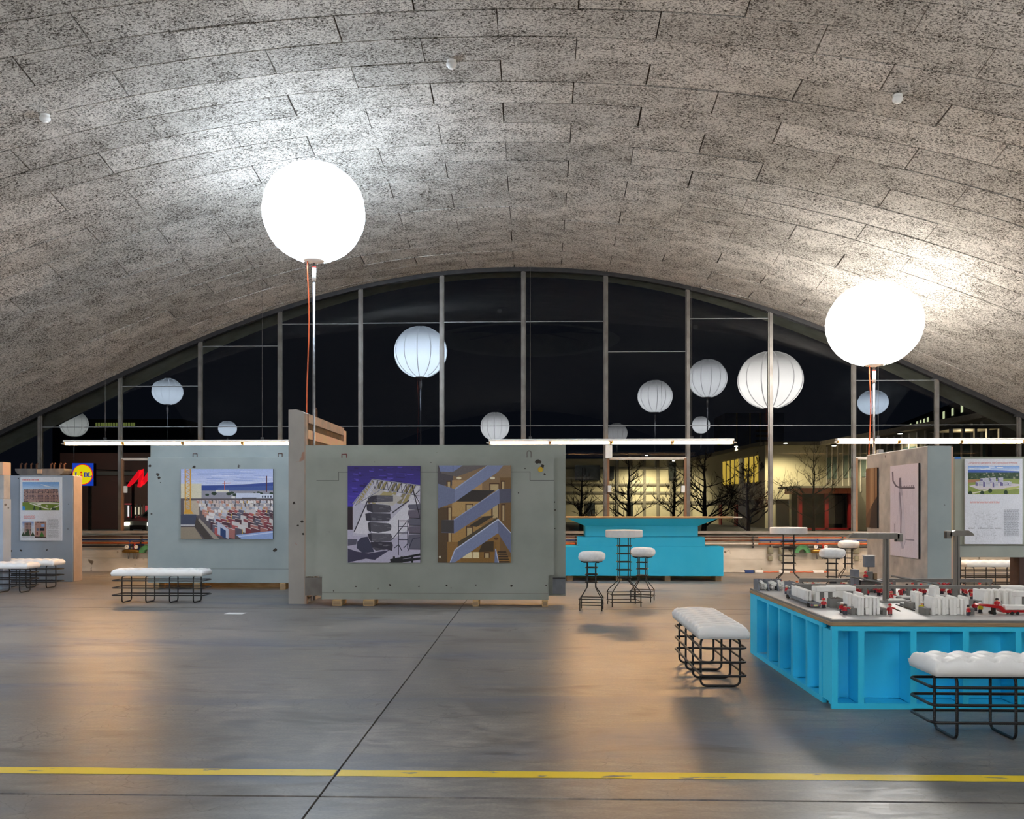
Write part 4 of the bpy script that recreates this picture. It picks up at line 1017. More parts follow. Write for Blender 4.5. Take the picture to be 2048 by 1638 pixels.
# raised panel far right
Y6 = 14.0
x0, x1 = gx(1909, Y6), gx(2130, Y6)
p6 = thing('concrete_panel', 'raised grey-green panel at right holding the aerial view poster', 'display panel', (x0, Y6, 0))
zt6, zm6, zb6 = gz(1980, 913.5, Y6), gz(1980, 1090, Y6), gz(1980, 1115, Y6)
MB().bbox(0, x1 - x0, 0, 0.16, zm6, zt6, 0.006).build('front_slab', pmat('grey_green_panel', (152, 156, 142), (162, 166, 152), 2, 0.6), p6)
MB().bbox(0, x1 - x0, 0.05, 0.20, zb6, zm6, 0.004).build('lower_slab', M_PANEL, p6)
MB().bbox(0.03, 0.13, 0.06, 0.18, 0, zb6, 0.004).build('post', M_DARKST, p6)
MB().bbox(gx(2040, Y6) - x0, gx(2070, Y6) - x0, 0.02, 0.3, 0, zb6, 0.006).build('support', pmat('dark_brown_block', (58, 36, 28), (70, 46, 36), 7, 0.7), p6)
tp = pmat('blue_tape', (40, 110, 190), (46, 120, 200), 9, 0.5)
MB().box(0.0, gx(1921, Y6) - x0, -0.002, 0.0, zt6 - 0.035, zt6 - 0.002).build('tape', tp, p6)
pt = poster('white poster of an aerial town view with floor plans', (1928, 918, 2043, 1088), Y6, art_aerial_poster())
# its printed title
fc = bpy.data.curves.new('title', 'FONT'); fc.body = "L'urbanité en périphérie, les Communaux d'Ambilly"; fc.size = 0.1
fo = bpy.data.objects.new('title_tmp', fc); COL.objects.link(fo)
bpy.context.view_layer.update()
me = bpy.data.meshes.new_from_object(fo.evaluated_get(bpy.context.evaluated_depsgraph_get())); bpy.data.objects.remove(fo)
tw = max(v.co.x for v in me.vertices); W = (gx(2043, Y6) - gx(1928, Y6)); HH = gz(1985, 918, Y6) - gz(1985, 1088, Y6)
sc_ = 0.86 * W / tw
for v in me.vertices: v.co = Vector((-W * 0.45 + v.co.x * sc_, -0.029, HH * 0.945 + v.co.y * sc_))
me.materials.clear(); me.materials.append(pmat('red_ink', (206, 92, 92), (200, 86, 86), 5, 0.5))
link('title_lettering', me, pt)

# ============================================================ LAMPS
def globe(label, p, dia, col, squash=1.0, pole_to=0.0, detail=True, group='globe balloon lamps on poles', leg_r=0.42, strength=None, tilt=0.0):
    t = thing('globe_lamp', label, 'lamp', (p[0], p[1], pole_to), group=group)
    R = dia / 2; zc = p[2] - pole_to; n = 24
    prof = []
    for k in range(17):
        a = math.radians(-84.5 + 174.5 * k / 16); prof.append((max(0.0005, R * math.cos(a)), zc + R * squash * math.sin(a)))
    ng = 12
    wob = lambda a, z: 1.0 - 0.012 * (1 - abs(math.sin(a * ng / 2)))
    nm = 'globe_%d_%d_%d' % tuple(int(c * 100) for c in col)
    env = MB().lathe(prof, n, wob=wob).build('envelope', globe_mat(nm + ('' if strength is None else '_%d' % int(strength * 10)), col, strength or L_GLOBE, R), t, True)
    sm = emat('globe_seam' + nm, tuple(c * 0.75 for c in col), (strength or L_GLOBE) * 0.42)
    for k in range(ng):
        a = 2 * math.pi * k / ng
        pts = [(r * 0.992 * math.cos(a), r * 0.992 * math.sin(a), z) for r, z in prof[1:-1:1]]
        MB().tube(pts, 0.012 * dia / 1.5, 4).build('seam', sm, env)
    zb = zc - R * squash * math.sin(math.radians(84.5))
    MB().lathe([(R * 0.21, zb + 0.022), (R * 0.20, zb), (R * 0.09, zb - 0.015), (0.03, zb - 0.03)], 20).build('base_plate', M_WHITEP, t, True)
    MB().tube([(0, 0, zb - 0.02), (0, 0, 0.02)], 0.021, 10).build('pole', M_GALV, t, True)
    MB().tube([(0, 0, zb - 0.30), (0, 0, zb - 0.10)], 0.032, 10).build('clamp', M_WHITEP, t, True)
    for k in range(3):
        a = 2 * math.pi * k / 3 + 0.5
        MB().tube([(0, 0, 0.62), (leg_r * math.cos(a), leg_r * math.sin(a), 0.02)], 0.016, 6).build('leg', M_GALV, t)
    if detail:
        pts = [(-0.09, -0.03, zb - 0.01), (-0.09, -0.03, zb - 0.2)] + [(-0.085 + 0.018 * math.sin(k * 0.8), -0.03, zb - 0.2 - (zb - 0.3) * k / 14) for k in range(1, 15)]
        MB().tube(pts, 0.010, 6).build('cable', M_CABLE, t, True)
        MB().tube([(0, 0, zb - 0.1), (0, 0, zb - 0.085)], 0.034, 10).build('red_band', M_REDP, t, True)
    return t
WB, WN, WW = (0.77, 0.91, 1.07), (0.97, 0.985, 1.0), (1.0, 0.95, 0.88)
b1 = at(628, 425, 13.3); b2 = at(1748, 649, 15.9)
globe('large glowing white globe lamp on a pole beside the tall slab', b1, 1.52, WB, 0.965, leg_r=0.13)
globe('large glowing white globe lamp on a pole behind the rough slab', b2, 1.63, WW, 0.89, leg_r=0.22)
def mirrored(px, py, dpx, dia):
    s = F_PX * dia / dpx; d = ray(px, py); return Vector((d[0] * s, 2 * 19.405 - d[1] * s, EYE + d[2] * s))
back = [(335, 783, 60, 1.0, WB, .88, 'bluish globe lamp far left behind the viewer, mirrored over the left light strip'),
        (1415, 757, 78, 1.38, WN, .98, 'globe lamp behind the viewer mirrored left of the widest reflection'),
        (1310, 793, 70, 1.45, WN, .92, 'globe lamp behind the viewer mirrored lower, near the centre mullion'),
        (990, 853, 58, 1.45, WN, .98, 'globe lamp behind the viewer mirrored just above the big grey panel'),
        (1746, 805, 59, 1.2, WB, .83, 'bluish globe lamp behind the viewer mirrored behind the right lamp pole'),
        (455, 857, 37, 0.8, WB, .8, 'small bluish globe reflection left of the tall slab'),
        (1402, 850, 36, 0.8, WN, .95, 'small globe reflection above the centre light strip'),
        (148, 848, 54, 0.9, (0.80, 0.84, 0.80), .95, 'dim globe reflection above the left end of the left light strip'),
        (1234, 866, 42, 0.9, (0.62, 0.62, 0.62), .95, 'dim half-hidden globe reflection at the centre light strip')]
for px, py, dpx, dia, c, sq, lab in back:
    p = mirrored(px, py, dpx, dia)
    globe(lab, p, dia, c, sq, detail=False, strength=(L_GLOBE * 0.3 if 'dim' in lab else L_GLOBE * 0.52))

L_FILL = 33.0  # unseen low globes added as fill for the panels and floor
for x, y, zz, c, lab in ((-6.8, 8.6, 2.5, WN, 'added low globe fill lamp just outside the left picture edge'), (-4.5, -0.5, 2.7, WN, 'added low globe fill lamp left behind the viewer'), (0.3, -3.4, 2.7, WN, 'added low globe fill lamp close behind the viewer'),
                       (11.3, 10.5, 2.25, WN, 'added low globe fill lamp beyond the right picture edge'), (-11.2, 11.0, 2.5, WB, 'added low globe fill lamp far left of the crane photograph panel')):
    globe(lab, (x, y, zz), 1.5, c, .95, detail=False, strength=L_FILL * (0.42 if x < -6 else 1.0))
TUBE = gx(1220, 17.3) - gx(1098, 17.3)
STRIP_Z = gz(1024, 885.5, 17.3)
def light_strip(label, xa, n, Y=17.3, lum=None):
    L1 = TUBE; z = STRIP_Z; LL = L1 * n
    t = thing('light_strip', label, 'light strip', (xa + LL / 2, Y, z), group='fluorescent light strips')
    MB().bbox(-LL / 2, LL / 2, -0.085, 0.05, 0.022, 0.066, 0.006).build('housing', M_WHITEP, t)
    MB().prism([(-0.018, -0.032), (-0.008, -0.036), (0.0, 0.012), (-0.012, 0.012)], lambda a, b, d: (d, a, b), -LL / 2, LL / 2).build('reflector', M_WHITEP, t)
    for k in range(n):
        x0 = -LL / 2 + k * L1 + 0.03; x1 = x0 + L1 - 0.06
        tb = MB().tube([(x0, -0.045, -0.004), (x1, -0.045, -0.004)], 0.017, 10).build('tube', emat('warm_fluorescent_%d' % (lum or 0), (1.0, 0.55, 0.22), lum or L_TUBE), t, True)
        for x in (x0 - 0.02, x1 - 0.005): MB().bbox(x, x + 0.025, -0.062, -0.012, -0.025, 0.03, 0.003).build('tube_holder', M_BRASS, t)
    for sx in (-1, 1):
        MB().tube([(sx * LL / 2, -0.045, -0.004), (sx * (LL / 2 + 0.05), -0.045, -0.004)], [0.02, 0.012], 8).build('end_cap', M_CREAMP, t)
        x = sx * LL * 0.33; h = roof(xa + LL / 2 + x, Y) - z
        MB().tube([(x, 0, 0.07), (x, 0, h)], 0.0025, 4).build('suspension_wire', M_STEEL, t)
        MB().bbox(x - 0.03, x + 0.03, -0.015, 0.015, 0.075, 0.12, 0.003).build('bracket', M_DARKST, t)
    return t
light_strip('warm fluorescent light strip over the left panels', gx(130, 17.3), 4)
light_strip('warm fluorescent light strip above the blue bar', gx(978, 17.3), 4)
light_strip('warm fluorescent light strip at the right picture edge', gx(1672, 17.3), 4)
light_strip('warm fluorescent light strip behind the viewer, mirrored right of the bar centre', 2.9, 4, -1.4, 55)
light_strip('warm fluorescent light strip behind the viewer, mirrored at the left end of the bar', -2.2, 4, -1.4, 55)

# ============================================================ BENCHES
def cushion_mesh(L, W):
    nx, ny = int(L / 0.021), int(W / 0.021); T = 0.095
    bt = []
    pitch = 0.152; rows = 3
    for r in range(rows):
        y = -W / 2 + W * (r + 0.5) / rows; off = 0 if r % 2 == 0 else pitch / 2
        k = -20
        while k < 20:
            x = k * pitch + off
            if abs(x) < L / 2 - 0.04: bt.append((x, y))
            k += 1
    mb = MB(); top = []; bot = []
    def rad(a, half, e=0.06):
        q = max(0.0, (abs(a) - (half - e)) / e); return math.sqrt(max(0.0, 1 - q * q))
    for j in range(ny + 1):
        y = -W / 2 + W * j / ny
        for i in range(nx + 1):
            x = -L / 2 + L * i / nx
            e = rad(x, L / 2) * rad(y, W / 2)
            d = min(math.hypot(x - a, y - b) for a, b in bt)
            puff = -0.040 * math.exp(-(d / 0.024) ** 2) + 0.010 * min(1.0, d / 0.07)
            px_, py_ = x / pitch, (y + W / 2) / (W / 3) - 0.5
            c1 = abs((px_ + py_ / 2) - round(px_ + py_ / 2)); c2 = abs((px_ - py_ / 2) - round(px_ - py_ / 2))
            puff -= 0.013 * (math.exp(-(c1 / 0.07) ** 2) + math.exp(-(c2 / 0.07) ** 2)) * e
            top.append((x, y, 0.03 + (T - 0.03) * (0.25 + 0.75 * e) + puff * e)); bot.append((x * 0.985, y * 0.97, 0.0))
    n1 = nx + 1; fs = []
    o = len(top)
    for j in range(ny):
        for i in range(nx):
            a = j * n1 + i; fs.append((a, a + 1, a + n1 + 1, a + n1)); fs.append((o + a, o + a + n1, o + a + n1 + 1, o + a + 1))
    for i in range(nx): fs.append((i, o + i, o + i + 1, i + 1)); b = ny * n1 + i; fs.append((b, b + 1, o + b + 1, o + b))
    for j in range(ny): a = j * n1; fs.append((a, a + n1, o + a + n1, o + a)); b = a + nx; fs.append((b, o + b, o + b + n1, b + n1))
    mb.add(top + bot, fs); return mb.mesh('cushion', M_WHITEV, True), bt
def make_bench(label, L=1.37, W=0.40, nf=4, sp=0.355):
    t = thing('bench', label, 'bench', group='tufted rebar benches')
    me, bt = cushion_mesh(L, W); link('cushion', me, t, (0, 0, 0.40))
    FW = 0.31; r = 0.0095
    for k in range(nf):
        x = (k - (nf - 1) / 2) * sp
        MB().tube([(x, a, b) for a, b in rrect(-FW / 2, FW / 2, r, 0.395, 0.045)], r, 8, closed=True).build('hoop', M_REBAR, t, True)
    RL = (nf - 1) * sp / 2 + 0.155
    for z in (0.115, 0.222, 0.33):
        MB().tube([(a, b, z) for a, b in rrect(-RL, RL, -FW / 2 - 0.018, FW / 2 + 0.018, 0.05)], r, 8, closed=True).build('rail', M_REBAR, t, True)
    return t
bench = make_bench('white tufted bench at the right foreground before the cyan table')
fx = gx(1914, 5.53)
bench.location = (fx + 0.355 * 1.5, 5.53 + 0.155, 0)
def put_bench(label, x, y, rz=0.0):
    b = copy_tree(bench); b['label'] = label; b.location = (x, y, 0); b.rotation_euler = (0, 0, rz); return b
put_bench('white tufted bench standing lengthwise at the left end of the cyan table', 1.45, 7.66, math.pi / 2)
q = onz(248, 1206); put_bench('white tufted bench in front of the crane photograph panel', q.x + 0.355 * 1.5 - 0.03, q.y + 0.155)
q = onz(52, 1186); put_bench('white tufted bench cut by the left picture edge, nearer of two', q.x - 0.64, q.y + 0.155)
q = onz(100, 1177); put_bench('white tufted bench behind the nearer left bench before the tower poster', q.x - 0.60, q.y + 0.155)
q = onz(1945, 1181); put_bench('white tufted bench under the raised aerial poster panel', q.x + 0.56, q.y + 0.155)

# ============================================================ BAR TABLES AND STOOLS
def rebar_stand(t, h, shaft, base, zf, zk, rings, brings, top_out=0.05, r=0.0075):
    for sx in (-1, 1):
        for sy in (-1, 1):
            a, b = shaft / 2, base / 2
            pts = [(sx * (a + top_out), sy * (a + top_out * 0.2), h - r), (sx * (a + 0.012), sy * a, h - r), (sx * a, sy * a, h - 0.02), (sx * a, sy * a, zk + 0.02), (sx * (a + 0.008), sy * (a + 0.008), zk),
                   (sx * (b - 0.02), sy * (b - 0.02), zf + 0.03), (sx * b, sy * b, zf), (sx * b, sy * b, 0.0)]
            MB().tube(pts, r, 7).build('leg', M_REBAR, t, True)
    for z in rings:
        e = shaft / 2 + r * 2
        MB().tube([(a, b, z) for a, b in rrect(-e - 0.008, e + 0.008, -e, e, 0.012, 2)], r * 0.95, 6, closed=True).build('ring', M_REBAR, t, True)
    for z in brings:
        e = base / 2 + r * 2
        MB().tube([(a, b, z) for a, b in rrect(-e, e, -e, e, 0.02, 3)], r * 0.95, 6, closed=True).build('base_ring', M_REBAR, t, True)
def make_stool(label):
    t = thing('bar_stool', label, 'stool', group='fleece-topped rebar stools')
    rg = random.Random(3)
    ph = [rg.uniform(0, 6) for _ in range(6)]
    wob = lambda a, z: 1 + 0.02 * math.sin(3 * a + ph[0]) + 0.025 * math.sin(5 * a + ph[1] + z * 30)
    prof = [(0.03, 0.675), (0.15, 0.675), (0.178, 0.695), (0.186, 0.725), (0.184, 0.76), (0.168, 0.79), (0.13, 0.805), (0.06, 0.812), (0.001, 0.813)]
    MB().lathe(prof, 32, wob=wob).build('cushion', M_FLEECE, t, True)
    MB().lathe([(0.001, 0.662), (0.15, 0.662), (0.15, 0.678), (0.001, 0.678)], 24).build('seat_plate', M_BLACK, t)
    rebar_stand(t, 0.665, 0.115, 0.30, 0.165, 0.30, (0.585, 0.49, 0.388), (0.16, 0.08))
    return t
def make_table(label):
    t = thing('bar_table', label, 'table', group='round white bar tables')
    MB().lathe([(0.001, 0.985), (0.258, 0.985), (0.265, 0.992), (0.265, 1.08), (0.258, 1.088), (0.001, 1.088)], 40).build('top', M_WHITET, t)
    rebar_stand(t, 0.985, 0.15, 0.41, 0.20, 0.345, (0.86, 0.745, 0.63, 0.515, 0.405), (0.175, 0.065), 0.07)
    return t
def spot(px, py, dy): q = onz(px, py); return (q.x, q.y + dy, 0)
tb = make_table('round white bar table nearest the large grey panel'); tb.location = (gx(1248, 12.9), 12.9, 0); tb.rotation_euler = (0, 0, 0.08)
tb2 = copy_tree(tb); tb2['label'] = 'round white bar table behind the model table by the window'; tb2.location = (gx(1577, 14.5), 14.5, 0); tb2.rotation_euler = (0, 0, -0.25); tb2.scale = (1.1, 1.1, 1.0)
sl = make_stool('white fleece bar stool in front of the blue bar, left of the table'); sl.location = (gx(1183, 12.35), 12.35, 0); sl.rotation_euler = (0, 0, -0.12)
for px, Y, rz, lab in ((1285, 13.5, -0.3, 'white fleece bar stool in front of the blue bar, right of the table'), (1664, 13.3, -0.3, 'white fleece bar stool behind the model table, nearer of two'), (1697, 16.3, -0.2, 'white fleece bar stool by the low wall, farther of two')):
    s2 = copy_tree(sl); s2['label'] = lab; s2.location = (gx(px, Y), Y, 0); s2.rotation_euler = (0, 0, rz)

# ============================================================ BLUE BAR
YB = 17.05; cx = gx(1283, YB)
bar = thing('bar_counter', 'cyan stepped bar counter with flared top below the window', 'bar counter', (cx, YB, 0))
def bx(px): return gx(px, YB) - cx
z = lambda py: gz(1283, py, YB)
zb = z(1152)
MB().bbox(-bx(1447), bx(1447), 0, 0.62, zb, z(1093), 0.005).build('bottom_tier', M_CYAN, bar)
MB().bbox(-bx(1410), bx(1410), 0.004, 0.60, z(1093), z(1074), 0.005).build('middle_tier', M_CYAN, bar)
MB().bbox(-bx(1396), bx(1396), 0.012, 0.58, z(1073.4), z(1052), 0.005).build('upper_tier', M_CYAN, bar)
w0, w1 = bx(1396), bx(1433); za, zc_ = z(1052), z(1036.5)
mb = MB(); mb.add([(-w0, 0.012, za), (w0, 0.012, za), (w0, 0.58, za), (-w0, 0.58, za), (-w1, -0.17, zc_), (w1, -0.17, zc_), (w1, 0.70, zc_), (-w1, 0.70, zc_)], [(0, 3, 2, 1), (4, 5, 6, 7), (0, 1, 5, 4), (1, 2, 6, 5), (2, 3, 7, 6), (3, 0, 4, 7)])
mb.build('flared_top', M_CYAN, bar)
MB().bbox(-bx(1436), bx(1462), -0.19, 0.72, zc_, zc_ + 0.026, 0.004).build('worktop', M_PLY, bar)
MB().bbox(bx(1462), bx(1482), -0.10, 0.62, zc_ + 0.004, zc_ + 0.026, 0.004).build('worktop_flap', M_CREAMP, bar)
for k, px in enumerate((1140, 1238, 1336, 1438)):
    x = gx(px, YB)
    t = thing('timber_block', ORD[k] + ' timber block from the left carrying the cyan bar', 'timber block', (x, YB + 0.3, 0), group='timber blocks under the bar')
    MB().bbox(-0.055, 0.055, -0.26, 0.26, 0, zb, 0.004).build('block', M_WOOD, t); MB().box(-0.045, 0.045, -0.2605, -0.2595, 0.01, zb - 0.01).build('end_grain', M_PLY, t)
t = thing('timber_beam', 'long timber beam on the floor behind the bar blocks', 'timber beam', (cx, YB + 0.66, 0)); MB().bbox(-1.5, 1.5, 0, 0.1, 0, zb - 0.005, 0.004).build('beam', M_WOOD, t)

# ============================================================ CYAN MODEL TABLE
TX, TY, TYB, TXR = 2.083, 6.377, 8.80, 5.35
TH = 0.585
mt = thing('model_table', 'large cyan model table with open bays and a plywood edge', 'table', (TX, TY, 0))
L, D = TXR - TX, TYB - TY
st_, bz0, bz1 = 0.041, 0.041, 0.552
# front frame: rails, stiles, bays
MB().box(0, L, 0, 0.03, 0, bz0).build('front_bottom_rail', M_CYAN, mt)
MB().box(0, L, 0, 0.03, bz1, TH).build('front_top_rail', M_CYAN, mt)
fx_ = [0.0, 0.041]
edges = [(0.041, 0.183)]
x = 0.183 + 0.043
while x + 0.322 < L - 0.04: edges.append((x, x + 0.322)); x += 0.365
prev = 0.0
for a, b in edges + [(L, L)]:
    MB().box(prev, a, 0, 0.205, bz0, bz1).build('divider', M_CYAN, mt); prev = b
for a, b in edges:
    MB().box(a, b, 0.2, 0.212, bz0, bz1).build('bay_back', M_CYAN, mt)
    MB().box(a, b, 0.03, 0.2, 0, bz0 - 0.004).build('bay_floor', M_CYAN, mt)
# left side frame
ys = [(8.54 - TY, 8.17 - TY), (8.105 - TY, 7.787 - TY), (7.74 - TY, 7.40 - TY), (7.347 - TY, 7.0 - TY), (6.955 - TY, 6.67 - TY)]
MB().box(0, 0.03, 0.21, D, 0, bz0).build('side_bottom_rail', M_CYAN, mt)
MB().box(0, 0.03, 0.21, D, bz1, TH).build('side_top_rail', M_CYAN, mt)
prev = D
for b, a in ys + [(0.236, 0.212)]:
    MB().box(0, 0.15, b, prev, bz0, bz1).build('divider', M_CYAN, mt); prev = a
for b, a in ys:
    MB().box(0.15, 0.162, a, b, bz0, bz1).build('bay_back', M_CYAN, mt)
    MB().box(0.03, 0.15, a, b, 0, bz0 - 0.004).build('bay_floor', M_CYAN, mt)
MB().box(0.17, L, 0.22, D, 0.0, TH).build('core', M_CYAN, mt)
MB().bbox(-0.006, L + 0.006, -0.006, D + 0.006, TH, TH + 0.028, 0.003).build('plywood_top', M_PLY, mt)
MB().bbox(0.006, L - 0.006, 0.008, D - 0.006, TH + 0.028, TH + 0.05, 0.003).build('deck', M_DECK, mt)
MB().box(-0.002, 0.004, 0.006, D, TH + 0.028, TH + 0.044).build('edge_strip', M_MGREY, mt)
MB().box(-0.002, L, 0.0, 0.006, TH + 0.028, TH + 0.044).build('edge_strip', M_MGREY, mt)
DZ = TH + 0.05
def dk(px, py): q = onz(px, py, DZ); return q.x, q.y

# --- toy workers
SKIN = (236, 178, 140)
def figure_mesh(coat, legs, head, hatc, hat=True, pose=0):
    mb = MB()
    for sx in (-1, 1):
        mb.bbox(sx * 0.008 - 0.007, sx * 0.008 + 0.007, -0.007, 0.007, 0.0, 0.028, 0.002, legs)
        mb.bbox(sx * 0.008 - 0.007, sx * 0.008 + 0.007, -0.013, 0.007, 0.0, 0.006, 0.002, (30, 30, 34))
        sh = Vector((sx * 0.013, 0, 0.050)); 
        hand = Vector((sx * 0.021, -0.005, 0.031)) if pose == 0 or sx < 0 else Vector((sx * 0.034, -0.006, 0.047))
        mb.tube([sh, (sh + hand) / 2 + Vector((sx * 0.003, 0, 0)), hand], [0.005, 0.0045, 0.004], 6, col=coat)
        mb.tube([hand, hand + (hand - sh).normalized() * 0.006], [0.004, 0.003], 6, col=SKIN)
    mb.lathe([(0.001, 0.027), (0.0165, 0.027), (0.0155, 0.036), (0.0125, 0.050), (0.008, 0.054), (0.001, 0.055)], 10, col=coat)
    mb.lathe([(0.004, 0.053), (0.0095, 0.057), (0.011, 0.064), (0.0105, 0.070), (0.006, 0.0745), (0.001, 0.0755)], 12, col=SKIN)
    if hat: mb.lathe([(0.0165, 0.067), (0.0135, 0.0685), (0.0125, 0.074), (0.008, 0.0795), (0.001, 0.081)], 12, col=hatc)
    else: mb.lathe([(0.0118, 0.061), (0.0128, 0.068), (0.0115, 0.0745), (0.007, 0.079), (0.001, 0.080)], 12, (0, 0.0015, 0), col=hatc)
    for sx in (-1, 1): mb.box(sx * 0.004 - 0.0011, sx * 0.004 + 0.0011, -0.0122, -0.0105, 0.063, 0.0656, (30, 24, 22))
    mb.box(-0.003, 0.003, -0.0118, -0.0105, 0.0588, 0.0597, (150, 60, 50))
    return mb.mesh('worker', M_TOY, False)
RED = (196, 26, 40)
KIND = {
    'rr0': (figure_mesh(RED, (60, 56, 66), None, (206, 22, 30), True, 0), 'red toy worker with a red helmet on the model table'),
    'rr1': (figure_mesh(RED, (186, 26, 36), None, (206, 22, 30), True, 1), 'all-red toy worker with one arm out on the model table'),
    'rd': (figure_mesh(RED, (70, 70, 84), None, (40, 24, 20), False, 0), 'red toy worker with dark hair on the model table'),
    'rd1': (figure_mesh(RED, (70, 70, 84), None, (32, 24, 22), False, 1), 'red toy worker with dark hair and outstretched arm'),
    'rw': (figure_mesh(RED, (70, 70, 84), None, (232, 230, 224), True, 0), 'red toy worker with a white helmet on the model table'),
    'yw': (figure_mesh((222, 208, 40), (40, 40, 46), None, (234, 232, 228), True, 0), 'yellow-vested toy worker with a white helmet on the model table'),
    'go': (figure_mesh((130, 132, 140), (50, 50, 56), None, (226, 160, 60), True, 1), 'grey toy worker with an orange helmet near the white bays'),
    'bo': (figure_mesh((40, 110, 200), (50, 50, 60), None, (226, 110, 50), True, 0), 'blue toy worker with an orange helmet behind the model hall'),
    'wd': (figure_mesh((228, 226, 222), (50, 50, 60), None, (36, 24, 20), False, 0), 'white toy worker with dark hair behind the model hall')}
rgf = random.Random(21)
FIGS = []
FIGS += [('rw', 1573, 1188), ('go', 1583, 1185), ('rr0', 1625, 1184), ('rr0', 1647, 1216), ('rw', 1684, 1225), ('rd1', 1690, 1229), ('rr1', 1780, 1229),
                  ('yw', 1844, 1224), ('rd', 1936, 1231), ('rr0', 1827, 1209), ('rr0', 1832, 1207), ('rr0', 1854, 1216), ('rd', 1950, 1222), ('yw', 1960, 1226), ('rd', 1994, 1216),
                  ('rr1', 1783, 1201), ('rr0', 1778, 1202), ('rr0', 1805, 1187), ('rr0', 1716, 1190), ('rr0', 1727, 1187), ('rr0', 1752, 1186), ('rr0', 1763, 1190), ('rd', 1734, 1193),
                  ('rr0', 1826, 1187), ('rr1', 1840, 1189), ('rr0', 1846, 1192), ('rd', 1868, 1187), ('rr0', 1884, 1188), ('rr0', 1899, 1192), ('rr1', 1876, 1191), ('rr0', 1927, 1188), ('rd', 1929, 1191),
                  ('rr0', 1943, 1190), ('rr0', 1944, 1199), ('rr0', 1960, 1189), ('rr0', 1710, 1186), ('rd', 1870, 1193), ('rr0', 1932, 1193)]
FIGS += [('wd', 1579, 1177), ('bo', 1594, 1178), ('wd', 1614, 1176), ('rd', 1626, 1176), ('wd', 1636, 1176), ('rr0', 1665, 1177), ('rr1', 1683, 1177), ('rd', 1876, 1176), ('rr0', 1888, 1176), ('rw', 1899, 1177), ('rr0', 1562, 1176)]
rgx = random.Random(44)
for px in range(1722, 1990, 13):
    if abs(px - 1772) < 9 or abs(px - 1913) < 9: continue
    FIGS.append((rgx.choice(['rr0', 'rr0', 'rr1', 'rd']), px + rgx.randint(-3, 3), rgx.choice([1182, 1184, 1191])))
NTH = ['leftmost', 'second', 'third', 'fourth', 'fifth', 'sixth', 'seventh', 'eighth', 'ninth', 'tenth', 'eleventh', 'twelfth'] + ['%dth' % n for n in range(13, 21)] + ['21st', '22nd', '23rd'] + ['%dth' % n for n in range(24, 31)] + ['31st', '32nd', '33rd'] + ['%dth' % n for n in range(34, 41)]
for kind in KIND:
    row = sorted(f for f in FIGS if f[0] == kind); row.sort(key=lambda f: f[1])
    for i, (k, px, py) in enumerate(row):
        q = onz(px, py, DZ); me, lab = KIND[kind]
        o = link('toy_worker', me, None, (q.x, q.y, DZ), rgf.uniform(-0.8, 0.8))
        tag(o, lab.replace(' on the model table', '') + ('' if len(row) == 1 else ', %s from the left' % NTH[i] if i else ', leftmost of its kind'), 'toy figure', 'toy workers on the model table')
# --- white precast wall panels in racks
def slab_mesh(w, d, h, notch=False, win=False):
    mb = MB()
    if win:
        mb.bbox(-w / 2, w / 2, -d / 2, -d * 0.28, 0, h, 0.003); mb.bbox(-w / 2, w / 2, d * 0.28, d / 2, 0, h, 0.003)
        mb.box(-w / 2, w / 2, -d * 0.28, d * 0.28, 0, h * 0.34); mb.box(-w / 2, w / 2, -d * 0.28, d * 0.28, h * 0.8, h)
    elif notch:
        mb.prism([(-d / 2, h * 0.06), (-d * 0.2, h * 0.06), (-d * 0.2, 0), (d / 2, 0), (d / 2, h), (-d * 0.42, h), (-d * 0.42, h * 0.45), (-d / 2, h * 0.42)], lambda a, b, c: (c, a, b), -w / 2, w / 2)
    else: mb.bbox(-w / 2, w / 2, -d / 2, d / 2, 0, h, 0.005)
    return mb.mesh('model_wall_panel', M_MWHITE)
SL = [slab_mesh(0.024, 0.17, 0.135), slab_mesh(0.022, 0.15, 0.125, True), slab_mesh(0.026, 0.13, 0.118), slab_mesh(0.020, 0.16, 0.13, False, True)]
def rack(label, px0, px1, py, n, plab, grp, kinds=(0, 1, 2), dy=0.09, rz=-0.12):
    xa, ya = dk(px0, py); xb, yb = dk(px1, py)
    t = thing('panel_rack', label, 'model rack', ((xa + xb) / 2, ya + dy, DZ), group='racks for model wall panels')
    w = xb - xa
    for s in (-1, 1):
        MB().bbox(s * w / 2 - 0.015, s * w / 2 + 0.015, -0.06, 0.06, 0, 0.05, 0.003).build('end_block', M_MGREY, t)
        MB().box(-w / 2, w / 2, s * 0.05 - 0.005, s * 0.05 + 0.005, 0.035, 0.05).build('rail', M_MGREY, t)
    for k in range(n):
        x = xa + 0.03 + (w - 0.06) * (k + 0.5) / n
        o = link('model_wall_panel', SL[kinds[k % len(kinds)]], None, (x, ya + dy + rgf.uniform(-0.006, 0.006), DZ), rz + rgf.uniform(-0.05, 0.05))
        tag(o, plab, 'model wall panel', grp)
rack('grey rack of white panels beside the trailer truck', 1690, 1738, 1222, 4, 'white model wall panel in the leftmost rack', 'panels in the leftmost rack')
rack('grey rack of white panels at the front of the model table', 1710, 1772, 1231, 6, 'white model wall panel in the front left rack', 'panels in the front left rack', (0, 3, 1))
rack('long grey rack of white panels under the right crane', 1858, 1948, 1231, 10, 'white model wall panel in the long rack under the right crane', 'panels in the long rack')
rack('short grey rack of white panels left of the long rack', 1828, 1856, 1219, 3, 'white model wall panel in the short rack behind the yellow worker', 'panels in the short rack', (3, 2))
rack('rear rack of white panels behind the long rack', 1866, 1890, 1205, 3, 'white model wall panel in the rear rack by the right crane', 'panels in the rear rack', (2, 0))
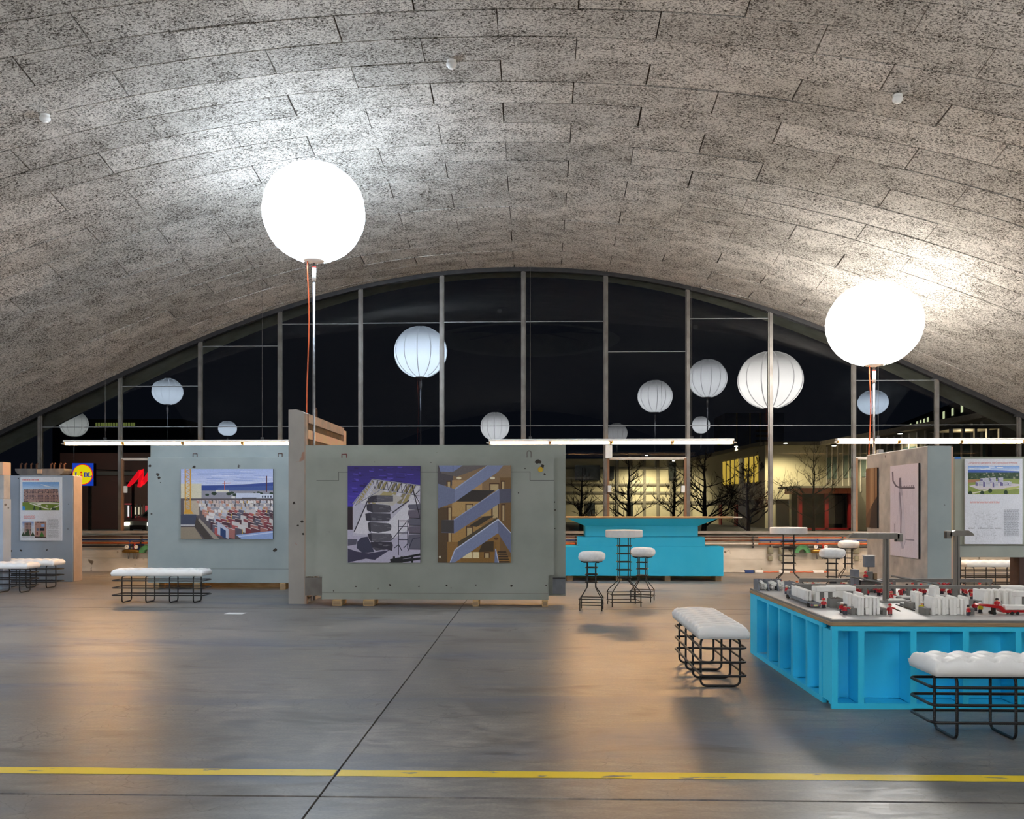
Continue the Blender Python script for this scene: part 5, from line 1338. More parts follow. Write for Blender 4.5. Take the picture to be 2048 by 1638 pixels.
rack('dense rack of white panels behind the red trailer', 1960, 2046, 1215, 11, 'white model wall panel in the dense rack behind the red trailer', 'panels in the dense rack', (0, 2), 0.09, 0.0)
# white model houses
def house(label, px0, px1, py, h, dep, wins, th=0.03):
    xa, ya = dk(px0, py); xb, yb = dk(px1, py); w = xb - xa
    t = thing('model_facade', label, 'model building', ((xa + xb) / 2, ya, DZ))
    xs_ = [-w / 2]
    zz0, zz1 = h * 0.28, h * 0.72
    MB().box(-w / 2, w / 2, 0, th, 0, zz0).build('sill_wall', M_MWHITE, t); MB().bbox(-w / 2, w / 2, 0, dep, zz1, h, 0.006).build('lintel_block', M_MWHITE, t)
    p_ = -w / 2
    for a, b in wins + [(1.0, 1.0)]:
        MB().box(p_, -w / 2 + a * w, 0, th, zz0, zz1).build('pier', M_MWHITE, t); p_ = -w / 2 + b * w
        if b < 1: MB().box(-w / 2 + a * w, -w / 2 + b * w, th * 0.6, th * 0.8, zz0, zz1).build('window_blank', M_MGREY, t)
    MB().box(-w / 2, w / 2, th, dep, 0, zz1).build('core', M_MWHITE, t)
house('white model facade with two window openings behind the trailer truck', 1632, 1672, 1211, 0.15, 0.12, [(0.18, 0.42), (0.6, 0.85)])
house('long low white model block behind the leftmost rack', 1664, 1712, 1206, 0.135, 0.16, [(0.5, 0.9)])
house('white model block at the right end of the table', 2000, 2060, 1196, 0.10, 0.16, [(0.1, 0.3)])
house('tall white model wall with an opening at the right picture edge', 2030, 2075, 1222, 0.15, 0.05, [(0.3, 0.7)])
# grey concrete bin
xa, ya = dk(1668, 1216)
t = thing('aggregate_bin', 'small grey bin of gravel between truck and racks', 'model bin', (xa + 0.03, ya + 0.05, DZ))
for (a, b, c, d) in ((-.055, -.047, -.04, .04), (.047, .055, -.04, .04), (-.047, .047, -.04, -.032), (-.047, .047, .032, .04)): MB().box(a, b, c, d, 0, 0.07).build('side', M_MGREY, t)
mb = MB()
for k in range(14): mb.lathe([(0.001, -0.01), (0.012, 0), (0.008, 0.01), (0.001, 0.014)], 5, (rgf.uniform(-.035, .035), rgf.uniform(-.02, .02), 0.068))
o = mb.build('gravel', pmat('dark_gravel', (92, 88, 82), (120, 114, 106), 60, 0.9), t); o['kind'] = 'stuff'
# trailer truck
q0 = dk(1585, 1197); q1 = dk(1634, 1217)
ang = math.atan2(q1[1] - q0[1], q1[0] - q0[0]); LT = math.hypot(q1[0] - q0[0], q1[1] - q0[1])
tr = thing('toy_truck', 'grey toy trailer truck loaded with white panels on the model table', 'toy truck', (q0[0], q0[1] + 0.03, DZ), ang)
MB().bbox(0.02, LT, -0.035, 0.035, 0.022, 0.032, 0.003).build('flatbed', M_MGREY, tr)
for s in (-1, 1): MB().box(0.02, LT, s * 0.033 - 0.003, s * 0.033 + 0.003, 0.018, 0.04).build('side_rail', M_MBLUE, tr)
MB().bbox(LT - 0.02, LT, -0.042, 0.042, 0.012, 0.036, 0.003).build('tail_bar', M_MBLUE, tr)
for s in (-1, 1): MB().box(LT, LT + 0.001, s * 0.03 - 0.006, s * 0.03 + 0.006, 0.018, 0.026).build('tail_light', M_TOYRED, tr)
MB().box(LT, LT + 0.001, -0.014, 0.014, 0.015, 0.027).build('plate', pmat('pale_yellow_plate', (226, 220, 150), (220, 214, 144), 6, 0.5), tr)
MB().bbox(-0.03, 0.06, -0.036, 0.036, 0.03, 0.075, 0.008).build('fender_box', M_MBLUE, tr)
for x in (0.0, 0.045, LT - 0.09, LT - 0.05):
    for s in (-1, 1):
        MB().prism(arc(x, 0.016, 0.016, 0, 330, 11), lambda a, b, d: (a, d, b), s * 0.036 - 0.007, s * 0.036 + 0.007).build('wheel', M_RUBBER, tr)
for k, (a, b) in enumerate(((-0.018, 0.0), (0.006, 0.026))):
    o = MB().bbox(0.06, LT * 0.72, a, b, 0, 0.085, 0.005).build('model_wall_panel', M_MWHITE); o.location = (q0[0], q0[1] + 0.03, DZ + 0.032); o.rotation_euler = (0, 0, ang)
    tag(o, 'white panel standing on the toy trailer truck', 'model wall panel', 'panels on the truck')
# red low-loader trailer
xa, ya = dk(1955, 1229); xb, _ = dk(2070, 1232)
t = thing('toy_trailer', 'red low-loader toy trailer at the front right of the model table', 'toy trailer', (xa, ya + 0.02, DZ))
W = xb - xa
prof = [(0.0, 0.072), (0.012, 0.078), (0.10, 0.066), (0.155, 0.062), (0.19, 0.03), (W, 0.030), (W, 0.018), (0.18, 0.016), (0.145, 0.048), (0.10, 0.052), (0.01, 0.068)]
MB().prism(prof, lambda a, b, d: (a, d, b), -0.035, 0.035).build('bed', M_TOYRED, t)
for s in (-1, 1): MB().prism([(0.0, 0.07), (0.16, 0.058), (0.19, 0.026), (W, 0.026), (W, 0.034), (0.195, 0.034), (0.165, 0.066), (0.0, 0.078)], lambda a, b, d: (a, d, b), s * 0.036 - 0.003, s * 0.036 + 0.003).build('side_rail', M_TOYRED, t)
MB().bbox(0.115, 0.135, -0.02, 0.02, 0.0, 0.055, 0.003).build('landing_leg', M_RUBBER, t)
for x in (0.118, W - 0.13, W - 0.09):
    for s in (-1, 1): MB().prism(arc(x, 0.012, 0.012, 0, 330, 11), lambda a, b, d: (a, d, b), s * 0.03 - 0.006, s * 0.03 + 0.006).build('wheel', M_RUBBER, t)
o = MB().bbox(0.2, 0.36, -0.03, 0.03, 0, 0.035, 0.004).build('model_wall_panel', M_MWHITE); o.location = (xa, ya + 0.02, DZ + 0.034); tag(o, 'white panel lying on the red toy trailer', 'model wall panel')
# flat white slabs lying on pallets
for px, py, w, d, lab in ((1790, 1204, .16, .10, 'flat white model slab stack beside the left crane'), (1812, 1198, .13, .12, 'flat white model slab behind the left crane stack'), (1816, 1211, .10, .09, 'flat white model slab in front of the short rack'), (1814, 1186, .12, .10, 'grey pallet of slabs inside the model hall')):
    x, y = dk(px, py)
    t = thing('slab_stack', lab, 'model slab', (x, y, DZ))
    MB().bbox(-w / 2, w / 2, -d / 2, d / 2, 0, 0.012, 0.002).build('pallet', M_MGREY, t); MB().bbox(-w * .47, w * .47, -d * .47, d * .47, 0.012, 0.026, 0.003).build('slab', M_MWHITE if 'white' in lab else M_MBLUE, t)
for k, (a, b) in enumerate((((1783, 1216), (1800, 1223)), ((1792, 1210), (1829, 1222)))):
    p0, p1 = dk(*a), dk(*b)
    o = MB().tube([(p0[0], p0[1], 0), (p1[0], p1[1], 0)], 0.005, 5).build('rail_track', M_DARKST); o.location = (0, 0, DZ + 0.004)
    tag(o, 'dark crane rail lying on the model deck, %s one' % ('shorter' if k == 0 else 'longer'), 'model rail')

# --- grey model hall frames
def frame_row(label, Y, px0, px1, zt, h, cols, th=0.03, wall=None):
    xa, xb = gx(px0, Y), gx(px1, Y)
    t = thing('hall_frame', label, 'model frame', ((xa + xb) / 2, Y, DZ))
    w = xb - xa
    MB().box(-w / 2, w / 2, 0, th, zt - h, zt).build('beam', M_MGREY, t)
    MB().box(-w / 2, w / 2, 0.006, th + 0.02, zt, zt + 0.006).build('beam_cap', M_MGREY, t)
    for k in range(cols):
        x = -w / 2 + w * k / (cols - 1); MB().box(x - 0.02 if k else x, x + 0.02 if k < cols - 1 else x, 0.001, th - 0.001, 0, zt - h).build('column', M_MGREY, t)
    if wall: MB().box(-w / 2 + w * wall[0], -w / 2 + w * wall[1], 0.004, th - 0.004, 0, zt - h).build('infill_wall', M_MGREY, t)
    return t
frame_row('grey model hall frame nearest the white racks', 7.80, 1640, 2002, 0.108, 0.022, 5)
frame_row('grey model hall frame at the back of the table', 8.52, 1600, 1985, 0.108, 0.026, 6)
frame_row('low grey model wall with piers at the left of the hall', 7.95, 1588, 1700, 0.105, 0.02, 4, 0.02, (0, 1))
for px, Y, lab in ((1742, 8.0, 'grey inclined conveyor behind the left crane'), (1835, 8.0, 'grey inclined conveyor between the two cranes')):
    x = gx(px, Y)
    t = thing('conveyor', lab, 'model conveyor', (x, Y, DZ))
    for s in (-1, 1): MB().tube([(-0.12, s * 0.03 + 0.25, 0.16), (0.13, s * 0.03 - 0.1, 0.118)], 0.008, 4).build('side_beam', M_MGREY, t)
    MB().add if False else None
    mb = MB(); mb.add([(-0.12, 0.22, 0.158), (-0.12, 0.28, 0.158), (0.13, -0.07, 0.118), (0.13, -0.13, 0.118)], [(0, 1, 2, 3)]); mb.add([(-0.12, 0.22, 0.15), (-0.12, 0.28, 0.15), (0.13, -0.07, 0.11), (0.13, -0.13, 0.11)], [(3, 2, 1, 0)]); mb.build('belt', M_MBLUE, t)
    for yy, xx in ((0.24, -0.11), (-0.08, 0.12)): MB().box(xx - 0.008, xx + 0.008, yy - 0.02, yy + 0.02, 0, 0.12).build('leg', M_MGREY, t)
# white plaster bays at the far left corner
for k in range(3):
    px = 1512 + k * 19; x = gx(px, 8.62)
    t = thing('storage_bay', ['grey wedge-sided storage bay of white rubble at the table corner', 'grey storage bay of white rubble, middle of three', 'grey storage bay of white rubble nearest the model hall'][k], 'model bay', (x, 8.45, DZ))
    MB().prism([(0, 0), (0.22, 0), (0.22, 0.10), (0.1, 0.105)], lambda a, b, d: (d, a, b), -0.012, 0.0).build('side_wall', M_MBLUE, t)
    MB().box(0, 0.075, 0.22, 0.23, 0, 0.10).build('rear_wall', M_MBLUE, t)
    mb = MB()
    for q in range(26): mb.lathe([(0.001, -0.014), (0.02, 0), (0.013, 0.013), (0.001, 0.018)], 5, (rgf.uniform(.012, .066), rgf.uniform(.06, .2), rgf.uniform(0.012, 0.075)))
    o = mb.build('rubble', M_MWHITE, t); o['kind'] = 'stuff'
x = gx(1568, 8.3)
t = thing('model_screen_wall', 'blue-grey model wall splashed with plaster left of the hall', 'model wall', (x, 8.2, DZ))
MB().prism([(-0.02, 0), (0.16, 0), (0.16, 0.075), (0.05, 0.115), (-0.02, 0.115)], lambda a, b, d: (a, d, b), 0, 0.018).build('wall', M_MBLUE, t)
for k in range(6): MB().disc_y(rgf.uniform(0.0, 0.1), rgf.uniform(0.06, 0.1), rgf.uniform(.003, .008), -0.002, 7, thick=0.002).build('splash', M_MWHITE, t)
for px, py, lab in ((1592, 1186, 'small blue-grey wedge block beside the orange-helmeted worker'), (1600, 1186, 'small blue-grey wedge block in front of the model hall')):
    x, y = dk(px, py); o = MB().prism([(-0.02, 0), (0.02, 0), (0.012, 0.06), (-0.008, 0.06)], lambda a, b, d: (a, d, b), -0.02, 0.02).build('wedge_block', M_MBLUE); o.location = (x, y, DZ); tag(o, lab, 'model block')
# control tower with a worker on it
x, y = gx(1722, 8.35), 8.35
t = thing('batching_tower', 'grey model batching tower left of the first crane', 'model tower', (x, y, DZ))
MB().bbox(-0.06, -0.015, 0, 0.12, 0, 0.21, 0.003).build('silo', M_MBLUE, t); MB().bbox(0.0, 0.19, 0.01, 0.12, 0.0, 0.105, 0.003).build('base', M_MGREY, t)
MB().box(-0.01, 0.2, -0.03, 0.12, 0.105, 0.115).build('deck', M_DARKST, t); MB().bbox(0.07, 0.13, 0.05, 0.11, 0.115, 0.19, 0.003).build('hopper', M_MGREY, t); MB().bbox(0.135, 0.165, 0.04, 0.1, 0.115, 0.175, 0.003).build('box', M_PLY, t)
MB().box(0.095, 0.105, 0.08, 0.09, 0.19, 0.23).build('post', M_MGREY, t); MB().bbox(0.06, 0.15, 0.06, 0.12, 0.23, 0.33, 0.003).build('cabin', M_MBLUE, t); MB().bbox(0.055, 0.155, 0.055, 0.125, 0.33, 0.338, 0.002).build('cabin_roof', M_DECK, t)
q = link('toy_worker', KIND['rr0'][0], None, (x + 0.04, y - 0.005, DZ + 0.115), 0.3); tag(q, 'red toy worker standing on the batching tower deck', 'toy figure')
x = gx(1700, 8.3)
t = thing('toy_loader', 'black and yellow toy loader behind the model hall', 'toy vehicle', (x - 0.15, 8.30, DZ))
MB().bbox(-0.05, 0.04, -0.03, 0.03, 0.03, 0.075, 0.004).build('body', M_RUBBER, t); MB().bbox(-0.04, 0.02, -0.028, 0.028, 0.075, 0.11, 0.004).build('cab', M_DARKST, t)
MB().prism([(0.04, 0.03), (0.075, 0.03), (0.085, 0.06), (0.06, 0.075), (0.04, 0.07)], lambda a, b, d: (a, d, b), -0.035, 0.035).build('bucket', pmat('yellow_plastic', (230, 190, 30), (220, 180, 26), 8, 0.4), t)
for xx in (-0.035, 0.03):
    for s in (-1, 1): MB().prism(arc(xx, 0.02, 0.02, 0, 330, 11), lambda a, b, d: (a, d, b), s * 0.034 - 0.006, s * 0.034 + 0.006).build('wheel', M_RUBBER, t)
# --- two cantilever cranes
def crane(label, px, py, left, right, ztop, boxside):
    x, y = dk(px, py)
    t = thing('model_crane', label, 'model crane', (x, y, DZ)); h = ztop - DZ
    for s in (-1, 1): MB().box(s * 0.012 - 0.009, s * 0.012 + 0.009, -0.02, 0.02, 0, h - 0.02).build('column_half', M_ALU, t)
    MB().box(-0.004, 0.004, -0.014, 0.014, 0, h - 0.02).build('column_web', M_DARKST, t)
    MB().bbox(-0.06, 0.06, -0.05, 0.05, 0, 0.012, 0.003).build('foot_plate', M_MGREY, t)
    MB().prism([(left, h - 0.028), (left + 0.02, h - 0.006), (left + 0.06, h + 0.016), (right - 0.02, h + 0.016), (right, h + 0.006), (right, h - 0.03), (0.03, h - 0.034)] if left < -0.2 else [(left, h - 0.034), (left, h - 0.006), (-0.02, h + 0.016), (right - 0.05, h + 0.016), (right - 0.01, h - 0.01), (right, h - 0.03)], lambda a, b, d: (a, d, b), -0.03, 0.03).build('jib', M_ALU, t)
    bx_ = right - 0.02 if boxside > 0 else left - 0.03
    MB().bbox(bx_, bx_ + 0.05, -0.03, 0.03, h - 0.055, h + 0.012, 0.004).build('counterweight', M_ALU, t); MB().box(bx_ - 0.012, bx_, -0.028, 0.0, h - 0.055, h + 0.0).build('hoist', M_DARKST, t)
crane('tall grey model crane with a long jib to the left', 1772, 1204, -0.325, 0.10, 1.195, 1)
crane('tall grey model crane with a short jib, right of the first', 1913, 1190, -0.07, 0.145, 1.20, -1)

# ============================================================ OUTSIDE THE WINDOW
gr = MB(); gr.box(-160, 160, 19.6, 260, -0.4, -0.03); o = gr.build('ground', pmat('dark_asphalt', (46, 46, 48), (62, 60, 60), 0.7, 0.7)); o['kind'] = 'structure'; o['label'] = 'dark asphalt forecourt outside the window'; o['category'] = 'ground'
M_RENDER = pmat('cream_render', (206, 196, 164), (214, 204, 174), 0.6, 0.85)
M_BAND = pmat('grey_band', (132, 126, 112), (120, 114, 102), 1, 0.8)
M_DGLASS = pmat('dark_window', (40, 44, 46), (58, 62, 60), 2, 0.2)
M_TGLASS = pmat('teal_window', (92, 112, 108), (70, 88, 88), 1.5, 0.25)
M_REDF = pmat('red_frame', (168, 40, 44), (156, 34, 40), 3, 0.5)
M_SALMON = pmat('salmon_fascia', (214, 110, 74), (206, 100, 66), 2, 0.5)
M_DARKB = pmat('dark_facade', (40, 40, 44), (52, 50, 52), 0.5, 0.8)
M_YLIT = emat('lit_yellow_window', (1.0, 0.66, 0.10), 0.62)
M_GLIT = emat('lit_office_window', (0.86, 0.95, 0.55), 0.75)
def wall_seg(t, A, B, z0, z1, th, mat, name):
    """vertical slab from plan point A to B (front face), thickness away from the viewer"""
    A, B = Vector(A), Vector(B); d = (B - A).normalized(); n = Vector((-d.y, d.x))
    P = [A, B, B + n * th, A + n * th]
    mb = MB(); mb.add([(p.x, p.y, z0) for p in P] + [(p.x, p.y, z1) for p in P], [(0, 3, 2, 1), (4, 5, 6, 7), (0, 1, 5, 4), (1, 2, 6, 5), (2, 3, 7, 6), (3, 0, 4, 7)])
    return mb.build(name, mat, t)
def on_seg(A, B, s, off=0.0):
    A, B = Vector(A), Vector(B); d = (B - A).normalized(); n = Vector((-d.y, d.x)); return A + (B - A) * s + n * off
YO = 58.0
bld = thing('office_building', 'cream two-storey building with yellow windows across the forecourt', 'building', (0, 0, -0.03))
A0 = (gx(1530, YO), YO); A1 = (gx(1652, YO), YO); ZR = gz(1590, 890, YO)
wall_seg(bld, A0, A1, 0, ZR, 4, M_RENDER, 'front_wall')
wall_seg(bld, (A0[0] - .1, YO - .25), (A1[0] + .1, YO - .25), ZR, ZR + 0.25, 5, M_BAND, 'roof_edge')
wall_seg(bld, (A0[0], YO - .04), (A1[0], YO - .04), gz(1590, 1006, YO), gz(1590, 998, YO), 0.1, M_BAND, 'floor_band')
L0 = (gx(1385, 78), 78.0)
wall_seg(bld, L0, A0, 0, ZR, 3, M_RENDER, 'side_wall')
wall_seg(bld, on_seg(L0, A0, 0, -.3), on_seg(L0, A0, 1, -.3), ZR, ZR + 0.25, 3, M_BAND, 'roof_edge')
zA, zB = gz(1530, 962, YO), gz(1530, 908, YO)
for k in range(8):
    s0 = 0.50 + k * 0.057; 
    wall_seg(bld, on_seg(L0, A0, s0, -0.06), on_seg(L0, A0, s0 + 0.031, -0.06), zA, zB, 0.05, M_YLIT if k not in (4,) else M_BAND, 'yellow_window')
wall_seg(bld, on_seg(L0, A0, 0, -0.08), on_seg(L0, A0, 1, -0.08), gz(1530, 1008, YO), gz(1530, 998, YO), 0.1, M_BAND, 'floor_band')
for s0, m in ((0.45, M_REDF), (0.66, M_REDF)): wall_seg(bld, on_seg(L0, A0, s0, -.1), on_seg(L0, A0, s0 + 0.035, -.1), 0, gz(1530, 1008, YO), 0.1, m, 'red_door_post')
wall_seg(bld, on_seg(L0, A0, 0.49, -.06), on_seg(L0, A0, 0.66, -.06), 0, gz(1530, 1012, YO), 0.1, M_DGLASS, 'dark_door')
# rear facade with panel joints and dark windows
R0 = (gx(1120, 79), 79.0); R1 = (gx(1392, 79), 79.0)
wall_seg(bld, R0, R1, 0, gz(1300, 917, 79), 3, M_RENDER, 'rear_wall')
for py in (935, 968, 984, 1003): wall_seg(bld, (R0[0], 78.9), (R1[0], 78.9), gz(1300, py + 2.5, 79), gz(1300, py - 1.5, 79), 0.1, M_BAND, 'floor_band')
for k in range(7):
    xa = gx(1232 + k * 27, 78.9); wall_seg(bld, (xa, 78.86), (xa + 0.25, 78.86), 0, gz(1300, 919, 79), 0.1, M_BAND, 'pilaster')
for (pa, pb, ya, yb) in ((1213, 1228, 932, 958), (1338, 1352, 925, 960), (1150, 1200, 930, 960), (1176, 1190, 1005, 1040), (1255, 1266, 1004, 1040)): wall_seg(bld, (gx(pa, 78.8), 78.8), (gx(pb, 78.8), 78.8), gz(1300, yb, 79), gz(1300, ya, 79), 0.1, M_DGLASS, 'dark_window')
# glazed right wing coming towards the viewer
W0, W1 = (A1[0], YO), (gx(1985, 40), 40.0)
wall_seg(bld, W0, W1, 0, ZR, 3, M_BAND, 'wing_wall')
for k in range(22):
    s0 = 0.01 + k * 0.045
    wall_seg(bld, on_seg(W0, W1, s0, -.07), on_seg(W0, W1, s0 + 0.006, -.07), gz(1652, 985, YO), ZR - .1, 0.06, M_CREAMP, 'fin')
    if k % 3 != 2: wall_seg(bld, on_seg(W0, W1, s0 + 0.008, -.05), on_seg(W0, W1, s0 + 0.043, -.05), gz(1652, 958, YO), gz(1652, 915, YO), 0.04, M_TGLASS, 'wing_window')
wall_seg(bld, on_seg(W0, W1, 0, -.5), on_seg(W0, W1, 1, -.5), ZR, ZR + .25, 3, M_CREAMP, 'wing_roof_edge')
# red framed entrance
e0, e1, e2 = gx(1597, 54), gx(1650, 54), gx(1704, 54)
zc0, zc1 = gz(1650, 975, 54), gz(1650, 986, 54)
MB().box(e0, e2, 53.7, 57, zc1, zc0).build('entrance_fascia', M_SALMON, bld); MB().box(e0 - .3, e2, 53.4, 57.5, zc0, zc0 + .12).build('entrance_roof', M_BAND, bld)
MB().box(e0, e2, 55.5, 56.0, 0, zc1).build('entrance_screen', M_DGLASS, bld); MB().box(e1 + .35, e2 - .1, 55.0, 55.1, 0.35, zc1 - .1).build('shutter', pmat('grey_shutter', (110, 106, 98), (98, 94, 88), 2, 0.6), bld)
for xx in (e0, e1, e2 - .2): MB().box(xx, xx + .22, 54, 54.25, 0, zc1).build('red_post', M_REDF, bld)
MB().box(e0, e2, 54, 54.3, 0, 0.12).build('entrance_step', M_REDF, bld)
# lamps under the roof edge
def wall_lamp(label, px, py, Y, power, col=(1, 0.86, 0.56)):
    p = at(px, py, Y)
    t = thing('roof_lamp', label, 'lamp', p, group='lamps under the roof edge')
    MB().lathe([(0.001, 0.12), (0.14, 0.10), (0.16, 0.03), (0.15, 0.02)], 12).build('hood', M_DARKST, t)
    MB().lathe([(0.001, 0.03), (0.13, 0.03), (0.11, 0.0), (0.001, -0.02)], 12).build('lens', emat('lamp_lens', (1, 0.93, 0.75), 12), t)
    MB().tube([(0, 0, 0.1), (0, 0.55, 0.14)], 0.02, 5).build('arm', M_DARKST, t)
    ld = bpy.data.lights.new('lamp_light', 'SPOT'); ld.energy = power; ld.color = col; ld.shadow_soft_size = 0.12; ld.spot_size = 2.7; ld.spot_blend = 0.6
    lo = bpy.data.objects.new('lamp_light', ld); COL.objects.link(lo); lo.parent = t; lo.location = (0, 0, -0.06)
wall_lamp('bright roof lamp left of the yellow windows', 1434, 905, 70, 450)
wall_lamp('bright roof lamp above the yellow windows', 1472, 893, 63.5, 450)
wall_lamp('bright roof lamp above the plain cream wall', 1571, 887, 55.8, 1150)
wall_lamp('roof lamp over the rear facade behind the trees', 1293, 911, 76.0, 2600)
wall_lamp('faint roof lamp at the right of the rear facade', 1347, 922, 77.8, 150)
wall_lamp('roof lamp over the right glazed wing', 1668, 892, 52.0, 700)
wall_lamp('roof lamp farther right over the glazed wing', 1800, 868, 47.0, 210)
# dark plant room on the roof
t = thing('roof_plant', 'dark blue roof plant box with louvres above the cream building', 'plant room', (gx(1512, 82), 82, ZR))
xa, xb = gx(1450, 82) - gx(1512, 82), gx(1568, 82) - gx(1512, 82); h = gz(1512, 826, 82) - ZR
M_PLANT = pmat('dark_blue_cladding', (70, 88, 122), (56, 72, 104), 0.8, 0.45, metal=0.3)
MB().box(xa, xb, 0, 5, -0.5, h).build('casing', M_PLANT, t)
for k in range(5): MB().box(xb - 2.6, xb - 1.0, -0.06, 0.0, 1.0 + k * .45, 1.2 + k * .45).build('louvre', M_DARKST, t)
for x in (xa + 1.0, xa + 2.2, xa + 3.1): MB().box(x, x + 0.12, -0.08, 0, -0.5, h).build('rib', M_STEEL, t)
# distant lit office block at right
T0, T1 = (gx(1755, 190), 190.0), (gx(2060, 105), 105.0)
tw = thing('distant_office_block', 'dark distant office block with rows of lit windows at right', 'building', (0, 0, -0.03))
zT = gz(2060, 745, 105)
wall_seg(tw, T0, T1, 0, zT, 12, M_DARKB, 'facade')
rgt = random.Random(8)
for r, (z0, z1) in enumerate(((zT - 1.9, zT - 0.8), (zT - 4.5, zT - 3.2), (zT - 7.2, zT - 6.0))):
    for k in range(34):
        pr = (0.85, 0.45, 0.25)[r]
        if rgt.random() < pr:
            s0 = 0.03 + k * 0.0275; wall_seg(tw, on_seg(T0, T1, s0, -.1), on_seg(T0, T1, s0 + 0.011, -.1), z0, z1, 0.05, M_GLIT if rgt.random() < 0.75 else M_DGLASS, 'window')
c0, c1 = gx(1880, 36), gx(1975, 36)
cn = thing('lit_canopy', 'lit white canopy frame beyond the glass at far right', 'canopy', ((c0 + c1) / 2, 35, -0.03))
za, zb = gz(1900, 876, 35), gz(1900, 856, 35)
MB().box(c0 - (c0 + c1) / 2, c1 - (c0 + c1) / 2, 0, 2.0, za - .1, za).build('shelf', M_CREAMP, cn)
for k in range(5): x = (c0 - c1) / 2 + k * (c1 - c0) / 4; MB().box(x - .05, x + .05, 0, .12, za, zb).build('post', M_CREAMP, cn)
MB().box((c0 - c1) / 2, (c1 - c0) / 2, 0, 2.0, zb, zb + .12).build('roof', M_BAND, cn)
for sx in (0.0, 1.0): x = (c0 - c1) / 2 + sx * (c1 - c0); MB().box(x - .08, x + .08, 0.8, 1.0, 0, za).build('leg', M_BAND, cn)
ld = bpy.data.lights.new('canopy_light', 'POINT'); ld.energy = 40; ld.color = (1, .85, .55); ld.shadow_soft_size = 0.2
lo = bpy.data.objects.new('canopy_light', ld); COL.objects.link(lo); lo.parent = cn; lo.location = (0, 0.9, (za + zb) / 2)

# trees
M_BARK = pmat('dark_bark', (52, 42, 34), (36, 30, 26), 9, 0.9)
M_LEAF = pmat('dry_leaf', (86, 58, 34), (62, 44, 28), 5, 0.8)
def tree(label, px, pytop, Y, seed, leaves=0, spread=1.0, r0=0.11):
    rg = random.Random(seed); X = gx(px, Y); Hh = gz(px, pytop, Y) + 0.03
    t = thing('bare_tree', label, 'tree', (X, Y, -0.03), group='bare trees outside the window')
    tk = MB(); br = MB(); lf = MB()
    n = 14; P = []; x = y = 0.0
    for i in range(n + 1): P.append(Vector((x, y, Hh * i / n))); x += rg.uniform(-.03, .03); y += rg.uniform(-.03, .03)
    tk.tube(P, [max(0.012, r0 * (1 - 0.93 * i / n)) for i in range(n + 1)], 8); tk.build('trunk', M_BARK, t, True)
    def limb(o, d, l, r, lev):
        seg = 5 if lev == 0 else 4; pts = [o]; p = o.copy(); dd = d.copy()
        for k in range(seg):
            dd = (dd + Vector((rg.uniform(-.22, .22), rg.uniform(-.22, .22), rg.uniform(-.05, .2)))).normalized(); p = p + dd * l / seg; pts.append(p.copy())
        br.tube(pts, [max(0.004, r * (1 - 0.8 * k / seg)) for k in range(seg + 1)], 4 if lev else 5)
        if lev < 2:
            for k in range(rg.randint(4, 6) if lev == 0 else rg.randint(3, 4)):
                q = rg.randint(1, seg); nd = (dd + Vector((rg.uniform(-1, 1), rg.uniform(-1, 1), rg.uniform(-.25, .6)))).normalized()
                limb(pts[q], nd, l * rg.uniform(.35, .6), r * 0.5, lev + 1)
        elif leaves and rg.random() < leaves:
            for q in pts[1:]:
                a = rg.uniform(0, 6.28); s = rg.uniform(.035, .06); u = Vector((math.cos(a), math.sin(a), rg.uniform(-.5, .5))) * s; w = Vector((-u.y, u.x, rg.uniform(-.04, .04)))
                lf.add([q - u, q + w * .6, q + u, q - w * .6], [(0, 1, 2, 3)])
    for k in range(22):
        f = 0.18 + 0.78 * k / 22; i = int(f * n); a = rg.uniform(0, 6.28)
        limb(P[i], Vector((math.cos(a), math.sin(a), rg.uniform(.15, .6))).normalized(), Hh * (0.42 * (1 - f) + 0.10) * spread * rg.uniform(.7, 1.15), r0 * 0.42 * (1 - f * .75), 0)
    o = br.build('branches', M_BARK, t); o['kind'] = 'stuff'
    if leaves: o = lf.build('dry_leaves', M_LEAF, t); o['kind'] = 'stuff'
tree('bare young tree left, outside behind the bar end', 1163, 935, 44, 3, 0, .9)
tree('bare tree outside centred between two casement mullions', 1258, 905, 42, 11, 0, 1.0)
tree('bare tree outside just left of the right casement mullion', 1347, 925, 46, 5, 0.1, .85)
tree('bare thick-trunked tree outside behind the right bar end', 1407, 895, 38, 17, 0.1, 1.1, .13)
tree('bare tree with dry leaves outside below the yellow windows', 1494, 920, 36, 23, 0.65, 1.15, .1)
tree('slender bare tree outside in front of the cream wall', 1627, 884, 46, 29, 0, 1.0, .09)

# ---- left: discount store sign, red letter sign, shop front, car
YSG = 46.0
c = at(166, 949, YSG); sw = gx(187, YSG) - gx(145, YSG)
sg = thing('store_sign', 'blue square shop sign with yellow LIDL disc outside at left', 'shop sign', (c.x, YSG, -0.03))
zc = c.z + 0.03
M_SIGN = cmat('backlit_sign', 0.4, 0.3, 0.95)
hs = sw / 2
MB().box(-hs, hs, 0, 0.3, zc - hs * 1.06, zc + hs * 1.06).build('case', M_DARKST, sg)
for s in (-1, 1): MB().box(s * hs * 0.5 - .06, s * hs * .5 + .06, .1, .25, 0, zc - hs).build('post', M_STEEL, sg)
mb = MB(); mb.box(-hs, hs, -0.02, 0.0, zc - hs * 1.06, zc + hs * 1.06, (30, 70, 196)); mb.build('blue_field', M_SIGN, sg)
def disc(mb, r, y, col): mb.disc_y(0, zc, r, y, 40, col, 0.02)
mb = MB(); disc(mb, hs * 0.97, -0.04, (226, 40, 30)); mb.build('red_rim', M_SIGN, sg)
mb = MB(); disc(mb, hs * 0.90, -0.06, (250, 226, 20)); mb.build('yellow_disc', M_SIGN, sg)
